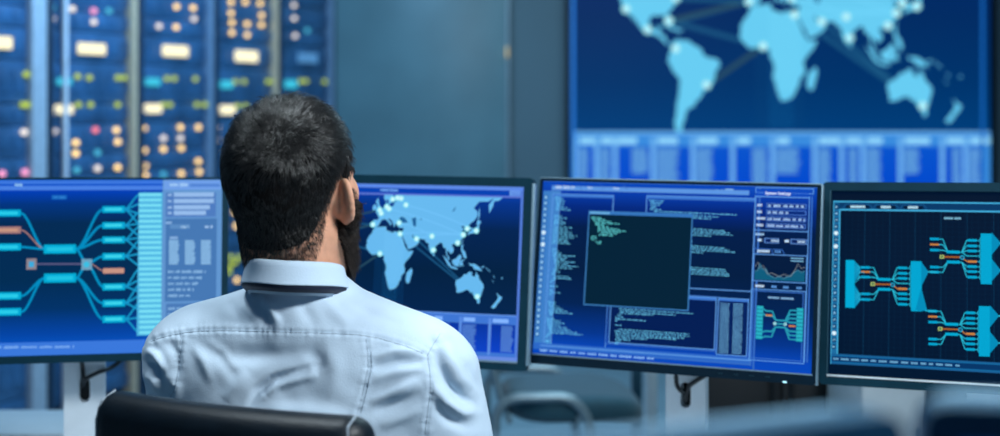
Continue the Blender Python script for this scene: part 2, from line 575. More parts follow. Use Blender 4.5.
LAND = [
 # Africa
 [(-6,35.8),(3,36.8),(10,37.3),(11,33.5),(15,32.3),(20,31),(23,32.7),(29,31),(32.5,31),(32.7,29.5),(35.5,24),(37.3,20.8),(39.5,15.5),(43,11.8),(44.5,10.4),(51,11.8),(50.5,9),(47.5,4),(42,-1.5),(39,-6.5),(40.6,-11),(40.5,-15),(36,-19),(35,-22),(35.5,-24),(32.7,-26),(32.5,-28.5),(29,-32.5),(25.5,-34),(20,-34.8),(18,-32.5),(15.5,-27),(14,-22),(11.8,-17),(13.5,-11.5),(12.3,-6),(9,-1),(9.5,3.8),(5.5,4.5),(1.5,6.2),(-4,5.2),(-8,4.5),(-13,8.5),(-16.8,12.5),(-17.3,14.8),(-16.2,19),(-17,21.5),(-13,27.6),(-9.8,30),(-9.2,32.5)],
 # Europe and Asia
 [(-9,38.5),(-9,43),(-1.8,43.4),(-1.2,46),(-4.5,48.3),(-1.5,49.5),(2,51),(4.5,52.8),(8.5,54),(8.2,57),(10.6,57.5),(10.5,54.5),(14,54),(19,54.6),(21.5,57.5),(24,58.5),(28,59.8),(29.5,60.2),(24,60),(21.3,61),(22,63.5),(25,65.2),(22,65.7),(18,62.5),(18.5,60.2),(16.5,57),(13,55.5),(11.2,59),(7,58),(5.3,60),(5.5,62.2),(10,64),(14,67.5),(20,70),(28,71),(40,67.5),(36,66),(40,64.5),(44,66),(44,68.3),(55,68.5),(69,69),(75,72),(90,74),(104,76),(113,74),(125,73.5),(140,72.5),(160,70),(180,69),(180,66),(177,62.5),(170,60),(163,59.5),(162,56.5),(157,51.2),(155.7,57),(163,61.5),(155,59.3),(142,59),(135,54.7),(140.5,52),(140,48),(135,44),(132,43),(129.5,41),(127.5,39.5),(129.3,37),(129,35.3),(126.5,34.5),(126.5,37.5),(125,39.5),(121.5,39),(122,40.5),(118,39),(122.3,37),(119.3,35),(121.8,31.5),(121.5,28.5),(118.5,24.5),(113.5,22.2),(109,21),(106,19.5),(108.8,15.5),(109,12),(105,8.8),(102.5,12),(100.5,13.4),(99.5,9.5),(103,4.5),(104,1.4),(101,3),(100.3,6),(98.5,9),(97.7,16),(94.5,16),(92,21.5),(89,21.8),(86.5,20),(82,16.5),(80.2,14),(79.8,10.3),(77.5,8.2),(75,12),(73,17),(72.7,20.8),(69.5,21.2),(67,24.8),(62,25.2),(57.5,25.6),(54,26.6),(51,28),(48.5,30),(50,26.5),(51.5,24.6),(54.5,24.2),(56.3,26),(57,24),(59.7,22.4),(57,18.8),(52,15.7),(45,12.8),(43,13.5),(42.5,16.5),(39,21.3),(35.2,27.8),(34.9,29.4),(34.3,31.3),(36,36.5),(32,36.1),(28,36.8),(26.3,39.3),(29,41.1),(35,42),(41,41.4),(38,44.5),(35,46.2),(33,45),(31,46.6),(28.5,44),(28,42),(26,40.8),(23.5,40.2),(23,37),(21.5,37.5),(19.5,41.8),(14,45),(12.5,44.2),(16,41.8),(18.4,40),(16.5,39),(15.8,38),(14.5,40.8),(10.5,43),(8,44),(3.5,43.2),(0,39),(-2,36.8),(-5.5,36)],
 # islands
 [(-5,50.2),(1.3,51.2),(1.5,52.8),(-1.5,55),(-3,58.5),(-5.5,56.5),(-3.2,54.5),(-4.8,52.5)],
 [(-10,51.7),(-6.3,52.2),(-6,54.5),(-8,55.2),(-10,54)],
 [(-24,65.5),(-22,64),(-18,63.5),(-14,65),(-16,66.4),(-21,66)],
 [(130.5,32),(132,33.2),(135.8,33.8),(140.5,35.3),(141.8,39),(141,41.3),(139.6,39),(136.5,37.2),(132.5,35.5),(130,33.5)],
 [(140,41.8),(143.3,42.1),(145.3,43.6),(141.8,45.4)],
 [(142,46.2),(143.5,49.5),(143,54),(141.9,52)],
 [(95.5,5.5),(100,2),(104,-2.5),(105.7,-5.8),(102,-4),(98.5,1)],
 [(105.5,-6.2),(110.5,-6.5),(114.5,-7.8),(114,-8.8),(108,-8)],
 [(109,1.5),(113,3.2),(117,7),(119,5),(117.5,1),(116,-4),(111.5,-3.2),(109.2,-.5)],
 [(119,-5.3),(119.3,-1),(121,1.4),(125,1.6),(121.5,.2),(123.3,-4.5),(121,-3.2)],
 [(120.3,18.3),(122.4,18.3),(121.8,14.5),(124.5,12.5),(126.5,7),(124,6.3),(122.2,10),(120.3,13.5)],
 [(120,23),(121.8,25.2),(121,22)],
 [(131,-.8),(134.5,-2.5),(138,-1.8),(141,-2.6),(146,-5.5),(150.5,-10.4),(147,-9.8),(143,-9),(138.5,-8.2),(137.5,-5),(133,-4),(131.5,-2)],
 [(148.5,-5.8),(152,-4),(151.5,-6)], [(154.6,-5.4),(156,-6.9),(161,-9.8),(159.5,-9.6)],
 [(166.5,-15),(168,-16.5),(167.3,-17.5)], [(177.2,-17.6),(179.3,-16.6),(178.6,-18.3)], [(164,-20.2),(167,-22.3),(165.8,-22)],
 [(114,-22),(113.5,-26),(115.7,-32),(115,-34.3),(118,-35),(123.5,-33.9),(129,-31.7),(132.5,-32),(135.5,-34.8),(138,-33.5),(138.5,-35.7),(140.5,-38),(144,-38.5),(146.5,-39),(150,-37.3),(151.5,-33),(153.3,-28.5),(152.8,-25.3),(149.5,-22),(146.3,-19),(145.5,-15),(143.5,-14.2),(142.5,-10.8),(141.3,-14),(140.5,-17.6),(137,-16),(135.5,-14.8),(136.8,-12.2),(132.5,-11.4),(130.5,-12.5),(129,-15),(126,-14),(122.3,-18),(119,-20)],
 [(144.6,-40.6),(148.4,-40.7),(148,-43.3),(146,-43.7)],
 [(172.6,-34.4),(175.6,-36.8),(178.6,-37.6),(177.2,-39.7),(175.3,-41.7),(173.6,-39.3),(174.5,-38)],
 [(172.7,-40.4),(174.4,-41.5),(172.9,-43.7),(170.8,-46),(168.5,-46.8),(166.3,-45.9),(170,-43.1)],
 [(49.3,-12),(50.3,-15.5),(47.5,-24.8),(45,-25.5),(43.3,-22.5),(44.1,-16.5)],
 [(79.8,9.6),(81.8,7.5),(80.6,5.8),(79.8,7)],
 # South America
 [(-77.3,8.5),(-75.5,10.5),(-71.8,12.3),(-71,11),(-68,11.3),(-62,10.6),(-60,8.5),(-54,5.8),(-51,4),(-50,0),(-44.5,-2.7),(-39,-3.2),(-35.2,-5.5),(-34.9,-8.5),(-37,-11.5),(-39,-14),(-39.2,-18),(-41,-22),(-45,-23.5),(-48.5,-26),(-49.8,-29.5),(-53,-33.5),(-57,-35.5),(-57,-38),(-62,-39),(-65,-42),(-65.5,-45),(-68,-48.5),(-68.5,-52.3),(-65.5,-54.7),(-69,-55.3),(-73,-52.5),(-75.3,-48),(-73.5,-42),(-73.3,-37),(-71.5,-31),(-70.3,-20),(-73,-16.5),(-76.3,-13.5),(-79,-8.5),(-81.2,-5.5),(-80.2,-2.5),(-80,0.5),(-78.5,2.5),(-77.5,5.5)],
 # North America
 [(-168,66),(-165,62),(-160,58.8),(-152,59.2),(-140,59.8),(-133,55),(-124,48.5),(-124,42),(-121,35.5),(-117,32.5),(-112.2,27),(-109.6,23),(-111,26.5),(-114.3,31),(-109.5,26.5),(-105.5,20.5),(-97,15.9),(-94,16.2),(-87.5,13),(-83,8.5),(-79.5,7.5),(-77.3,8.5),(-82,9.3),(-83.5,14.8),(-88.2,15.8),(-87.3,21.3),(-90.5,21),(-91,18.7),(-95.8,18.8),(-97.7,22.5),(-97.3,27.5),(-94,29.6),(-89.5,29.3),(-84.5,29.9),(-82.7,27.8),(-81,25.2),(-80.2,27),(-81.3,31),(-76,35.2),(-74,40.2),(-70,42),(-66.5,44.5),(-61,46),(-65,49),(-56,52),(-62,57.5),(-68,59),(-78,62),(-77,56),(-80,52),(-85,55.5),(-94,58.8),(-86,66),(-95,72),(-120,70),(-140,70),(-156,71)],
 [(-84.8,21.9),(-82,23.1),(-77,21.5),(-74.3,20.2),(-78,19.8),(-82,22.2)], [(-74,18.5),(-72,19.8),(-68.5,18.8),(-71,17.8)],
 [(-44,60),(-50,63),(-54,68),(-54,73),(-20,73),(-22,70),(-36,65.8)],
]
WATER = [[(27.8,42.5),(31,46.5),(36,46),(41.5,42),(36,41.2),(31.5,41.3)], [(47,45),(53,46.5),(53.5,42),(53.5,37.2),(49.5,37.6),(49,41)],
         [(58.5,45),(61.5,46),(60.5,44)], [(103.7,51.6),(109.5,55.5),(108,52.5)]]
DOTS = [(3.4,6.5),(145,-37.8),(-118,34),(-99,19.4),(-80.2,25.8),(-74,40.7),(-46.6,-23.5),(-0.1,51.5),(-9,38.7),(31.2,30),(37.6,55.7),(28.9,41),(55.3,25.2),(77.2,28.6),(80,13),(121.5,31.2),(114.2,22.3),(139.7,35.7),(126.9,37.5),(2.3,48.8),(13.4,52.5),(24.9,60.2),(18,59.3),(30.3,59.9),(-74,4.7),(10,54)]
LINKS = [(0,6),(0,4),(3,8),(4,8),(5,7),(5,8),(12,1),(9,1),(13,17),(7,15),(8,17),(20,15),(10,17),(12,15),(9,15),(7,17),(11,13)]


def mer(l): return math.degrees(math.log(math.tan(math.pi / 4 + R(l) / 2)))
def geo(lo, la): return (0.00269 * lo + 0.449, 0.0048 * mer(la) + 0.556)


def world_map_picture(P, rg, land, sea_stops, wall):
    P.vgrad(sea_stops); P.up()
    P.clip = (0.008, 0.992, 0.262, 0.94)
    # faint dotted column of light round the middle of the chart
    for i in range(14):
        for j in range(26):
            u = 0.44 + i * 0.0085; v = 0.28 + j * 0.0135
            P.rect_uv(u, v, u + .0042, v + .0065, (16, 92, 150) if abs(i - 7) < 4 else (8, 66, 120))
    P.up()
    for a, b in ((1, .0055), (0, .003)):
        pass
    for i, j in LINKS[:9]:
        a, b = geo(*DOTS[i]), geo(*DOTS[j])
        pts = [(a[0] + (b[0] - a[0]) * t / 8, a[1] + (b[1] - a[1]) * t / 8) for t in range(9)]
        P.line_uv(pts, 0.011 if wall else 0.006, (24, 84, 128) if (i + j) % 3 else (40, 78, 100)); P.up()
    for c in LAND:
        mx = sum(p[0] for p in c) / len(c); my = sum(p[1] for p in c) / len(c)
        k = 1.35 if max(abs(p[0] - mx) for p in c) < 11 else 1.0
        P.poly_uv([geo(mx + (p[0] - mx) * k, my + (p[1] - my) * k) for p in c], land)
    P.up()
    for c in WATER: P.poly_uv([geo(*p) for p in c], (30, 95, 150))
    lt = tuple(min(255, int(v + 18)) for v in land)
    for i in range(9):
        for j in range(30):
            u = 0.475 + i * 0.0085; v = 0.42 + j * 0.0135
            P.rect_uv(u, v, u + .0034, v + .005, None or lt) if _on_land(u, v) else None
    P.up()
    lt2 = tuple(min(255, int(v + 9)) for v in land)
    for i, j in LINKS[9:]:
        a, b = geo(*DOTS[i]), geo(*DOTS[j])
        pts = [(a[0] + (b[0] - a[0]) * t / 10, a[1] + (b[1] - a[1]) * t / 10 + 0.012 * math.sin(math.pi * t / 10)) for t in range(11)]
        if i not in (7, 8, 6): P.line_uv(pts, 0.0045, lt2); P.up()
    for d in DOTS: P.disc_uv(*geo(*d), 0.0115, (130, 228, 246))
    P.up()
    for d in DOTS: P.disc_uv(*geo(*d), 0.0075, (205, 250, 255))
    P.clip = (0, 1, 0, 1)
    P.up()


def _on_land(u, v):
    for c in LAND[:2]:
        q = [geo(*p) for p in c]; ins = False
        for i in range(len(q)):
            a, b = q[i], q[i - 1]
            if (a[1] > v) != (b[1] > v) and u < (b[0] - a[0]) * (v - a[1]) / (b[1] - a[1]) + a[0]: ins = not ins
        if ins: return True
    return False


def map_table(P, rg, cols, head, pale, deep, deep2):
    """the strip of tables below the chart"""
    P.rect_uv(0, 0.0, 1, 0.262, head); P.up()
    P.poly_uv([(0.012, 0.045), (0.985, 0.045), (0.985, 0.205), (0.012, 0.205)], deep, [lin(deep2), lin(deep2), lin(deep), lin(deep)]); P.up()
    P.rect_uv(0, 0.252, 1, 0.262, pale)
    for i, u in enumerate(cols):
        P.rect_uv(u, 0.03, u + 0.011, 0.24, pale)
        P.rect_uv(u + 0.016, 0.215, u + 0.016 + rg.uniform(.03, .06), 0.238, tuple(min(255, c + 40) for c in pale))
    P.up()
    for i, u in enumerate(cols):
        u1 = cols[i + 1] if i + 1 < len(cols) else 0.985
        w = (u1 - u) * rg.uniform(0.35, 0.6)
        if i % 3 == 2: a = u1 - w - 0.005
        else: a = u + 0.014
        for k in range(15):
            v = 0.19 - k * 0.0098
            if i % 4 == 2 and k > 9: break
            P.rect_uv(a, v, a + w * rg.uniform(.8, 1), v + 0.0072, tuple(int(c * .93) for c in pale))
    P.up()


# ------------------------------------------------------------------ the room
def struct(name, mb, m): return tag(mb.build(name, m, None, smooth=0), kind='structure')

struct('floor', MB().box((0.6, 4.4, -0.05), (9.6, 11.2, 0.1)), M['floor'])
struct('wall_back', MB().box((2.0, 8.1, 1.6), (5.86, 0.12, 3.2)), M['wall'])
struct('wall_rear', MB().box((-2.2, 8.72, 1.6), (2.6, 0.12, 3.2)), M['wall'])
YB = 8.04

# frosted pane standing against the back wall, with its bright edge strip
xa, xb = (335 - 500) * 7.9 / F, (506.5 - 500) * 7.9 / F
pn = empty('glass_panel', ((xa + xb) / 2, 7.95, 0), 0, 'tall frosted teal glass panel on the back wall between server racks and wall display', 'glass panel')
pw = xb - xa
MB().box((0, 0, 1.5), (pw, 0.02, 2.96), 0.003).build('pane', M['pane'], pn)
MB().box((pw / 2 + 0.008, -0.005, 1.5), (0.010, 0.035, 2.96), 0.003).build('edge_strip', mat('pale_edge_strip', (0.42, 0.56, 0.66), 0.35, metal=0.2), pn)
MB().box((0, -0.005, 0.03), (pw, 0.04, 0.06), 0.004).build('bottom_rail', M['grey_edge'], pn)
lt = MB().box((pw / 2 + 0.004, -0.03, CZ + (HOR - 52) * 7.9 / F), (0.010, 0.014, 0.06), 0.004).build('indicator_or_glint', glow('amber_glint', (245, 225, 165), 0.85), pn)  # glowing block standing for a yellow glint on the edge, not a lamp

# ------------------------------------------------------------------ server racks
ROW_A = math.atan2(0.925, 0.383)
RX, RY = -1.764, 6.0
rdir = Vector((0.383, 0.925, 0)).normalized(); rnor = Vector((0.925, -0.383, 0)).normalized()


def on_row(px, py):
    """(distance along the row, height) of the point of the rack fronts seen at a pixel"""
    k = (px - 500) / F
    t = (k * RY - RX) / (rdir.x - k * rdir.y)
    Y = RY + t * rdir.y
    return t, CZ - (py - HOR) * Y / F


G = {
 'warm': glow('warm_panel_light', (255, 246, 205), 1.25), 'cyan': glow('cyan_light', (60, 205, 235), 0.95), 'blue': glow('dim_blue_panel_light', (90, 160, 225), 0.7),
 'green': glow('yellow_green_light', (190, 215, 70), 1.0), 'amber': glow('amber_light', (255, 214, 135), 2.0),
 'white': glow('white_light', (235, 225, 215), 1.5), 'pink': glow('pink_light', (235, 150, 190), 1.6), 'teal': glow('teal_light', (70, 170, 200), 1.4), 'red': glow('red_light', (240, 120, 130), 1.6),
}
Z = 2.294
panels = [('warm', 8, 98, 44, 38), ('warm', 210, 112, 76, 34), ('warm', 402, 117, 70, 34), ('warm', 565, 129, 62, 34), ('blue', 705, 133, 52, 30),
          ('warm', 145, 251, 52, 28), ('warm', 348, 249, 52, 28), ('warm', 516, 252, 48, 28),
          ('cyan', 145, 187, 44, 22), ('cyan', 347, 188, 46, 24), ('cyan', 515, 194, 42, 24), ('cyan', 665, 193, 36, 24)]
leds = [('green', x, y) for x, y in ((60,170),(178,175),(205,178),(270,178),(285,178),(383,180),(400,180),(448,181),(540,187),(560,187),(615,187),(630,187),(690,186),(702,186),(745,187),(53,240),(66,240),(180,240),(208,240),(270,240),(375,240),(390,240),(452,240),(470,240),(545,243),(563,243))]
leds += [('amber', x, y) for x, y in ((405,15),(443,18),(497,27),(495,52),(497,75),(530,5),(530,30),(532,52),(532,75),(563,5),(567,55),(567,80),(597,8),(600,35),(600,57),(404,62),(267,298),(270,325),(174,327),(174,352),(270,384),(331,295),(331,345),(333,380),(333,402),(375,342),(414,292),(416,340),(416,398),(455,292),(455,370),(457,394))]
leds += [('white', x, y) for x, y in ((445,43),(365,60),(323,57),(215,50),(120,43),(166,20),(55,303),(125,302),(224,386),(375,317),(414,317),(501,295),(501,320),(674,12),(675,42),(677,82))]
leds += [('teal', x, y) for x, y in ((120,17),(176,390),(224,350),(375,400),(250,25),(705,70))] + [('pink', x, y) for x, y in ((5,398),(57,395),(215,25))] + [('red', 219, 298)]
leds = [(c, x / Z, y / Z) for c, x, y in leds]
leds += [('amber', 235, 212), ('amber', 236.5, 226), ('amber', 237, 280), ('green', 230, 266), ('green', 235, 262), ('green', 240, 257), ('green', 231, 257), ('green', 229, 272)]

rack_names = {
 -2: 'blue server rack nearest the camera, mostly hidden behind the leftmost monitor',
 -1: 'blue server rack with a wide pale post, cut by the left edge of the photo',
 0: 'blue server rack between the bright white strip and the first tan post',
 1: 'blue server rack directly right of the first tan post, above the ladder of cyan blocks',
 2: 'server rack with a dense block of amber dots above the head of the man',
 3: 'dark server rack with a dim blue panel, beside the frosted glass panel',
}
for k in range(-2, 4):
    base = Vector((RX, RY, 0)) + rdir * (0.6 * k)
    rk = empty('server_rack', base, ROW_A, rack_names[k], 'server rack', 'row of server racks')
    cb = MB()
    w, d, h = 0.594, 0.8, 2.15
    cb.box((0, d / 2 + 0.03, 0.03), (w, d, 0.06), 0.004); cb.box((0, d / 2 + 0.03, h - 0.03), (w, d, 0.06), 0.004)
    for s in (-1, 1): cb.box((s * (w / 2 - 0.012), d / 2 + 0.03, h / 2), (0.024, d, h), 0.003)
    cb.box((0, d + 0.02, h / 2), (w, 0.02, h), 0.0)
    cb.build('cabinet', M['rack'], rk)
    for s in (-1, 1):
        pm = M['rack_post']
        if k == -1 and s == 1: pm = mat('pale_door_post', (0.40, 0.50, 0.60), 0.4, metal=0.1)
        elif s == -1: pm = M['rack']
        elif k in (0, 2): pm = mat('tan_door_post', (0.66, 0.52, 0.36), 0.4, metal=0.2)
        else: pm = mat('blue_door_post', (0.16, 0.26, 0.40), 0.4)
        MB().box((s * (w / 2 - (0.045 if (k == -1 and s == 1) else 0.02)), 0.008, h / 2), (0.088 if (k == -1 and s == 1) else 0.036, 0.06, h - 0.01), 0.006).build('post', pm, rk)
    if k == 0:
        MB().box((-0.185, -0.012, h / 2), (0.024, 0.02, h - 0.1), 0.005).build('glare_strip', mat('white_glare_strip', (0.66, 0.74, 0.84), 0.3, metal=0.1), rk)  # pale strip standing in for a glare streak on the rack front
    zz = 0.09
    heights = [0.088, 0.176, 0.044, 0.132, 0.088, 0.088, 0.044, 0.176, 0.132, 0.088, 0.132, 0.088, 0.176, 0.132, 0.088, 0.132, 0.088]
    i = 0
    while zz + heights[i % 17] < h - 0.07:
        hh = heights[i % 17]
        u = MB()
        u.box((0, 0.10, zz + hh / 2), (w - 0.09, 0.18, hh - 0.005), 0.003)
        for s in (-1, 1):
            u.tube([(s * 0.235, 0.012, zz + hh * .25), (s * 0.235, -0.008, zz + hh * .25), (s * 0.235, -0.008, zz + hh * .75), (s * 0.235, 0.012, zz + hh * .75)], 0.004, 6)
        for q in range(5):
            u.box((-0.16 + q * 0.08, 0.009, zz + hh / 2), (0.06, 0.006, hh * 0.55), 0.002)
        u.build('server_unit', M['rack_unit'], rk)
        zz += hh; i += 1
    for c, x, y, ww, hh in panels:
        t, z = on_row(x / Z, y / Z)
        if round(t / 0.6) != k: continue
        t0, _ = on_row((x - ww / 2) / Z, y / Z); t1, _ = on_row((x + ww / 2) / Z, y / Z)
        _, z0 = on_row(x / Z, (y + hh / 2) / Z); _, z1 = on_row(x / Z, (y - hh / 2) / Z)
        sx = (t1 - t0) * 0.80; cx = min(max(t - 0.6 * k, -0.25 + sx / 2), 0.25 - sx / 2)
        MB().box((cx, -0.002, z), (sx, 0.014, (z1 - z0) * 0.75), 0.004).build('display_panel', G[c], rk)
    for c, x, y in leds:
        t, z = on_row(x, y)
        if round(t / 0.6) != k: continue
        cx = min(max(t - 0.6 * k, -0.262), 0.262)
        MB().cyl((cx, 0.006, z), (cx, -0.008, z), 0.0125, 0.0115, 10).build('indicator_or_glint', G[c], rk)

# ------------------------------------------------------------------ wall display
WY = 7.94
wx0, wx1 = (571.0 - 500) * WY / F, (990.5 - 500) * WY / F
WW = wx1 - wx0; WH = WW / 1.6
wzt = CZ + (HOR + 62) * WY / F
wd = empty('wall_display', ((wx0 + wx1) / 2, YB, wzt - WH / 2), 0, 'huge wall-mounted screen showing a pale blue world map above data tables', 'display')
P = Picture(WW, WH, [(571, -62), (990.5, -62), (990.5, 200), (571, 200)])
rg = random.Random(3)
world_map_picture(P, rg, (104, 205, 243), [(0, (3, 50, 120)), (0.26, (0, 62, 122)), (0.45, (0, 52, 108)), (0.7, (2, 44, 100)), (0.94, (2, 40, 104)), (1, (4, 60, 160))], True)
map_table(P, rg, [0.005, 0.055, 0.1, 0.19, 0.285, 0.38, 0.475, 0.575, 0.64, 0.69, 0.78, 0.88, 0.935], (58, 140, 222), (108, 178, 238), (8, 84, 204), (2, 72, 205))
P.rect_uv(0.0, 0.0, 0.009, 1, (40, 120, 215)); P.rect_uv(0.978, 0.0, 0.985, 1, (24, 100, 185))
P.rect_uv(0, 0.955, 1, 1.0, (60, 120, 220))
sm = Matrix.Translation((0, -0.096, 0))
P.build('screen', wd, sm)
MB().frame(WW + 0.055, WH + 0.055, WW, WH, -0.112, -0.03, 0.006).build('frame', M['bezel_blue'], wd)
MB().box((0, -0.045, 0), (WW + 0.03, 0.09, WH + 0.03), 0.004).build('back_housing', M['black'], wd)

# ------------------------------------------------------------------ desk
DT = 0.67
dk = empty('desk', (0.02, 2.47, 0), 0, 'long white desk below the row of monitors', 'desk')
MB().box((0, 0, DT - 0.0125), (3.0, 0.74, 0.025), 0.004).build('desktop', M['desk'], dk)
for s in (-1, 1):
    MB().box((s * 1.4, 0.0, (DT - 0.025) / 2), (0.04, 0.64, DT - 0.025), 0.004).build('leg', M['white_stand'], dk)
MB().box((0, 0.30, 0.5), (2.76, 0.02, 0.25), 0.002).build('modesty_panel', M['desk'], dk)


# ------------------------------------------------------------------ monitors
def monitor(pos, yaw, tilt, roll, label, bez, rad, m_bez, trim, style, pic, desk=DT, W=.518, H=.324, shell=None, slot=True, group='monitors on the desk', depth=0.05):
    """bez = left, top, right, bottom widths"""
    yaw, tilt, roll = R(yaw), R(tilt), R(roll)
    c = Vector(pos)
    back = Vector((-math.sin(yaw), math.cos(yaw), 0)) * 0.11
    base = Vector((c.x + back.x, c.y + back.y, desk))
    t = empty('desktop_monitor', base, yaw, label, 'monitor', group)
    rel = Matrix.Rotation(-yaw, 4, 'Z') @ (Matrix.Translation(c - base))
    HM = rel @ Matrix.Rotation(yaw, 4, 'Z') @ Matrix.Rotation(tilt, 4, 'X') @ Matrix.Rotation(roll, 4, 'Y')
    l, tp, r, b = bez
    ow, oh = W + l + r, H + tp + b
    off = ((r - l) / 2, (tp - b) / 2)
    MB().frame(ow, oh, W, H, -0.008, 0.012, rad, 5, off).xform(HM).build('bezel', m_bez, t, smooth=30)
    sh = MB().box((off[0], depth / 2 + 0.011, off[1]), (ow - 0.006, depth, oh - 0.006), min(0.02, depth * .4), 4)
    sh.box((off[0], depth + 0.02, off[1]), (ow * 0.6, 0.03, oh * 0.6), 0.012, 3)
    sh.xform(HM).build('back_housing', shell or m_bez, t)
    if style == 'silver_edges':
        e = MB()
        e.box((off[0], -0.002, off[1] + oh / 2 + 0.001), (ow, 0.014, 0.0022), 0.0005)
        e.box((off[0] + ow / 2 + 0.001, -0.002, off[1]), (0.0024, 0.014, oh), 0.0005)
        e.box((off[0], -0.0085, -H / 2 - 0.001), (W, 0.0014, 0.0024))
        e.xform(HM).build('edge_trim', trim, t)
    elif style == 'bottom_line':
        e = MB().box((0, -0.0085, -H / 2 - 0.0005), (W + 0.002, 0.0018, 0.0034))
        if m_bez is M['bezel']:
            e2 = MB().box((-W / 2 - 0.001, -0.0085, 0), (0.0016, 0.0014, H)).xform(HM).build('inner_edge', M['bezel_edge'], t)
        e.xform(HM).build('edge_trim', trim, t)
    elif style == 'side':
        e = MB().box((0, -0.0085, -H / 2 - 0.001), (W, 0.0014, 0.0036))
        e.box((off[0] + ow / 2 + 0.0015, 0.0, off[1]), (0.006, 0.018, oh - 0.02), 0.002)
        e.xform(HM).build('edge_trim', trim, t)
    if pic is not None:
        pic.build('screen', t, HM @ Matrix.Translation((0, -0.001, 0)))
    # stand: white column with a cable slot, plate foot
    hb = HM @ Vector((0, 0.05, -0.03))
    cw, cd = 0.077, 0.022
    top = hb.z
    z0 = 0.012
    y0 = 0.0
    if slot:
        s0, s1, sw, ex = slot
        col = MB()
        def slot_pts(n=8):
            o = []
            r_ = sw / 2
            for i in range(n + 1): a = math.pi * i / n; o.append((ex + r_ * math.cos(a), s1 - r_ + r_ * math.sin(a)))
            for i in range(n + 1): a = math.pi + math.pi * i / n; o.append((ex + r_ * math.cos(a), s0 + r_ + r_ * math.sin(a)))
            return o
        I = slot_pts()
        n = len(I)
        O = []
        for i in range(n):
            if i <= 8:
                a = i / 8; O.append((cw / 2 - cw * a, top))
            else:
                a = (i - 9) / 8; O.append((-cw / 2 + cw * a, z0))
        bm = col.bm
        V = [[bm.verts.new((x, y, z)) for x, z in L] for L, y in ((O, -cd / 2), (I, -cd / 2), (O, cd / 2), (I, cd / 2))]
        for i in range(n):
            j = (i + 1) % n
            bm.faces.new((V[0][i], V[0][j], V[1][j], V[1][i])); bm.faces.new((V[2][j], V[2][i], V[3][i], V[3][j]))
            bm.faces.new((V[0][j], V[0][i], V[2][i], V[2][j])); bm.faces.new((V[1][i], V[1][j], V[3][j], V[3][i]))
        col.build('stand_column', M['white_stand'], t, smooth=30)
    else:
        MB().box((0, y0, (top + z0) / 2), (cw, cd, top - z0), 0.003).build('stand_column', M['white_stand'], t)
    MB().box((0, -0.06, 0.006), (0.25, 0.18, 0.012), 0.005).build('stand_foot', M['white_stand'], t)
    MB().box((0, (hb.y) / 2 + 0.01, top - 0.03), (0.06, abs(hb.y) + 0.05, 0.05), 0.006).build('hinge', M['bezel'], t)
    if slot: MB().box((ex, cd / 2 + 0.004, (s0 + s1) / 2), (sw + 0.012, 0.006, s1 - s0 + 0.012), 0.002).build('slot_liner', M['black'], t)
    return t, HM


def px_w(Y): return Y / F

# --- monitor with a flow diagram (far left)
rg = random.Random(11)
P1 = Picture(.518, .324, [(-64.2, 179.7), (222.5, 179.8), (220.5, 351.2), (-70.2, 358.2)])
P1.vgrad([(0, (0, 92, 200)), (0.04, (5, 85, 195)), (0.12, (2, 68, 165)), (0.26, (0, 50, 105)), (0.42, (0, 44, 84)), (0.75, (1, 42, 84)), (0.86, (0, 52, 128)), (0.93, (0, 62, 180)), (1, (20, 95, 215))])
P1.up()
CY, CY2, OR = (0, 168, 212), (0, 140, 192), (160, 120, 120)
P1.rect(-60, 180.5, 163, 183.8, (62, 120, 222)); P1.rect(-60, 185.8, 163, 190, (72, 128, 228)); P1.up()
P1.row(15, 184.7, 23, 184.7, 4, (140, 190, 240), rg, (8, 9)); P1.row(-48, 184.7, -20, 184.7, 3, (120, 170, 235), rg)
P1.rect(52, 195, 67, 199.4, (20, 100, 190)); P1.rect(-62, 344.5, 220, 351, (58, 120, 220)); P1.up()
P1.row(-55, 347.8, 74, 347, 3.6, (120, 170, 240), rg, (8, 16), 2.5)
P1.row(54, 197.2, 65, 197.2, 2.4, (50, 130, 210), rg)
yl = [213, 230, 247, 296, 312]
for y in yl:
    c = OR if y == 230 else CY2
    P1.curve((21, y), (45, 249 if y < 260 else 278), 0.0085 if c != OR else .005, c); P1.up()
yr = [209.5, 225.5, 240, 256.5, 287, 303.4, 319.4]
for y in yr[:3]: P1.curve((76, 249), (103, y), 0.009, CY2)
for y in yr[5:]: P1.curve((76, 278), (103, y), 0.009, CY2)
P1.up()
P1.line([(33, 264), (84, 264)], 0.006, (90, 90, 130)); P1.curve((76, 249), (86, 262), .009, CY2); P1.curve((76, 278), (86, 266), .009, CY2)
P1.curve((88, 263), (103, 256.5), .009, CY2); P1.curve((88, 266), (103, 287), .009, CY2); P1.curve((90, 264), (104, 271), .004, OR); P1.up()
for y in yl: P1.rect(-26, y - 3.4, 21, y + 3.4, OR if y == 230 else CY)
for y in (249, 278): P1.rect(44, y - 4.4, 76, y + 4.4, (0, 172, 214))
for y in yr: P1.rect(102.5, y - 3.3, 125, y + 3.3, CY)
P1.rect(103, 268.4, 124, 273.4, (200, 148, 132)); P1.rect(26.5, 258.5, 36.5, 269.5, (140, 130, 140)); P1.rect(81.5, 259, 92, 270, (110, 160, 190)); P1.up()
for y in yl: P1.rect(-22, y - 1.4, 18, y + 1.4, (200, 150, 130) if y == 230 else (40, 205, 235))
for y in yr: P1.rect(105, y - 1.4, 122, y + 1.2, (60, 215, 238))
for y in (249, 278): P1.rect(47, y - 1.8, 73, y + 1.8, (30, 195, 228))
P1.rect(29, 261.5, 34, 267, (60, 170, 220)); P1.disc(86.5, 264.5, .011, (60, 190, 225)); P1.up()
fan = [(209.5, (194, 204, 214, 224)), (225.5, (212, 224, 236)), (240, (226, 238, 250)), (256.5, (240, 254, 266)), (287, (268, 280, 292)), (303.4, (284, 296, 310)), (319.4, (302, 318, 334))]
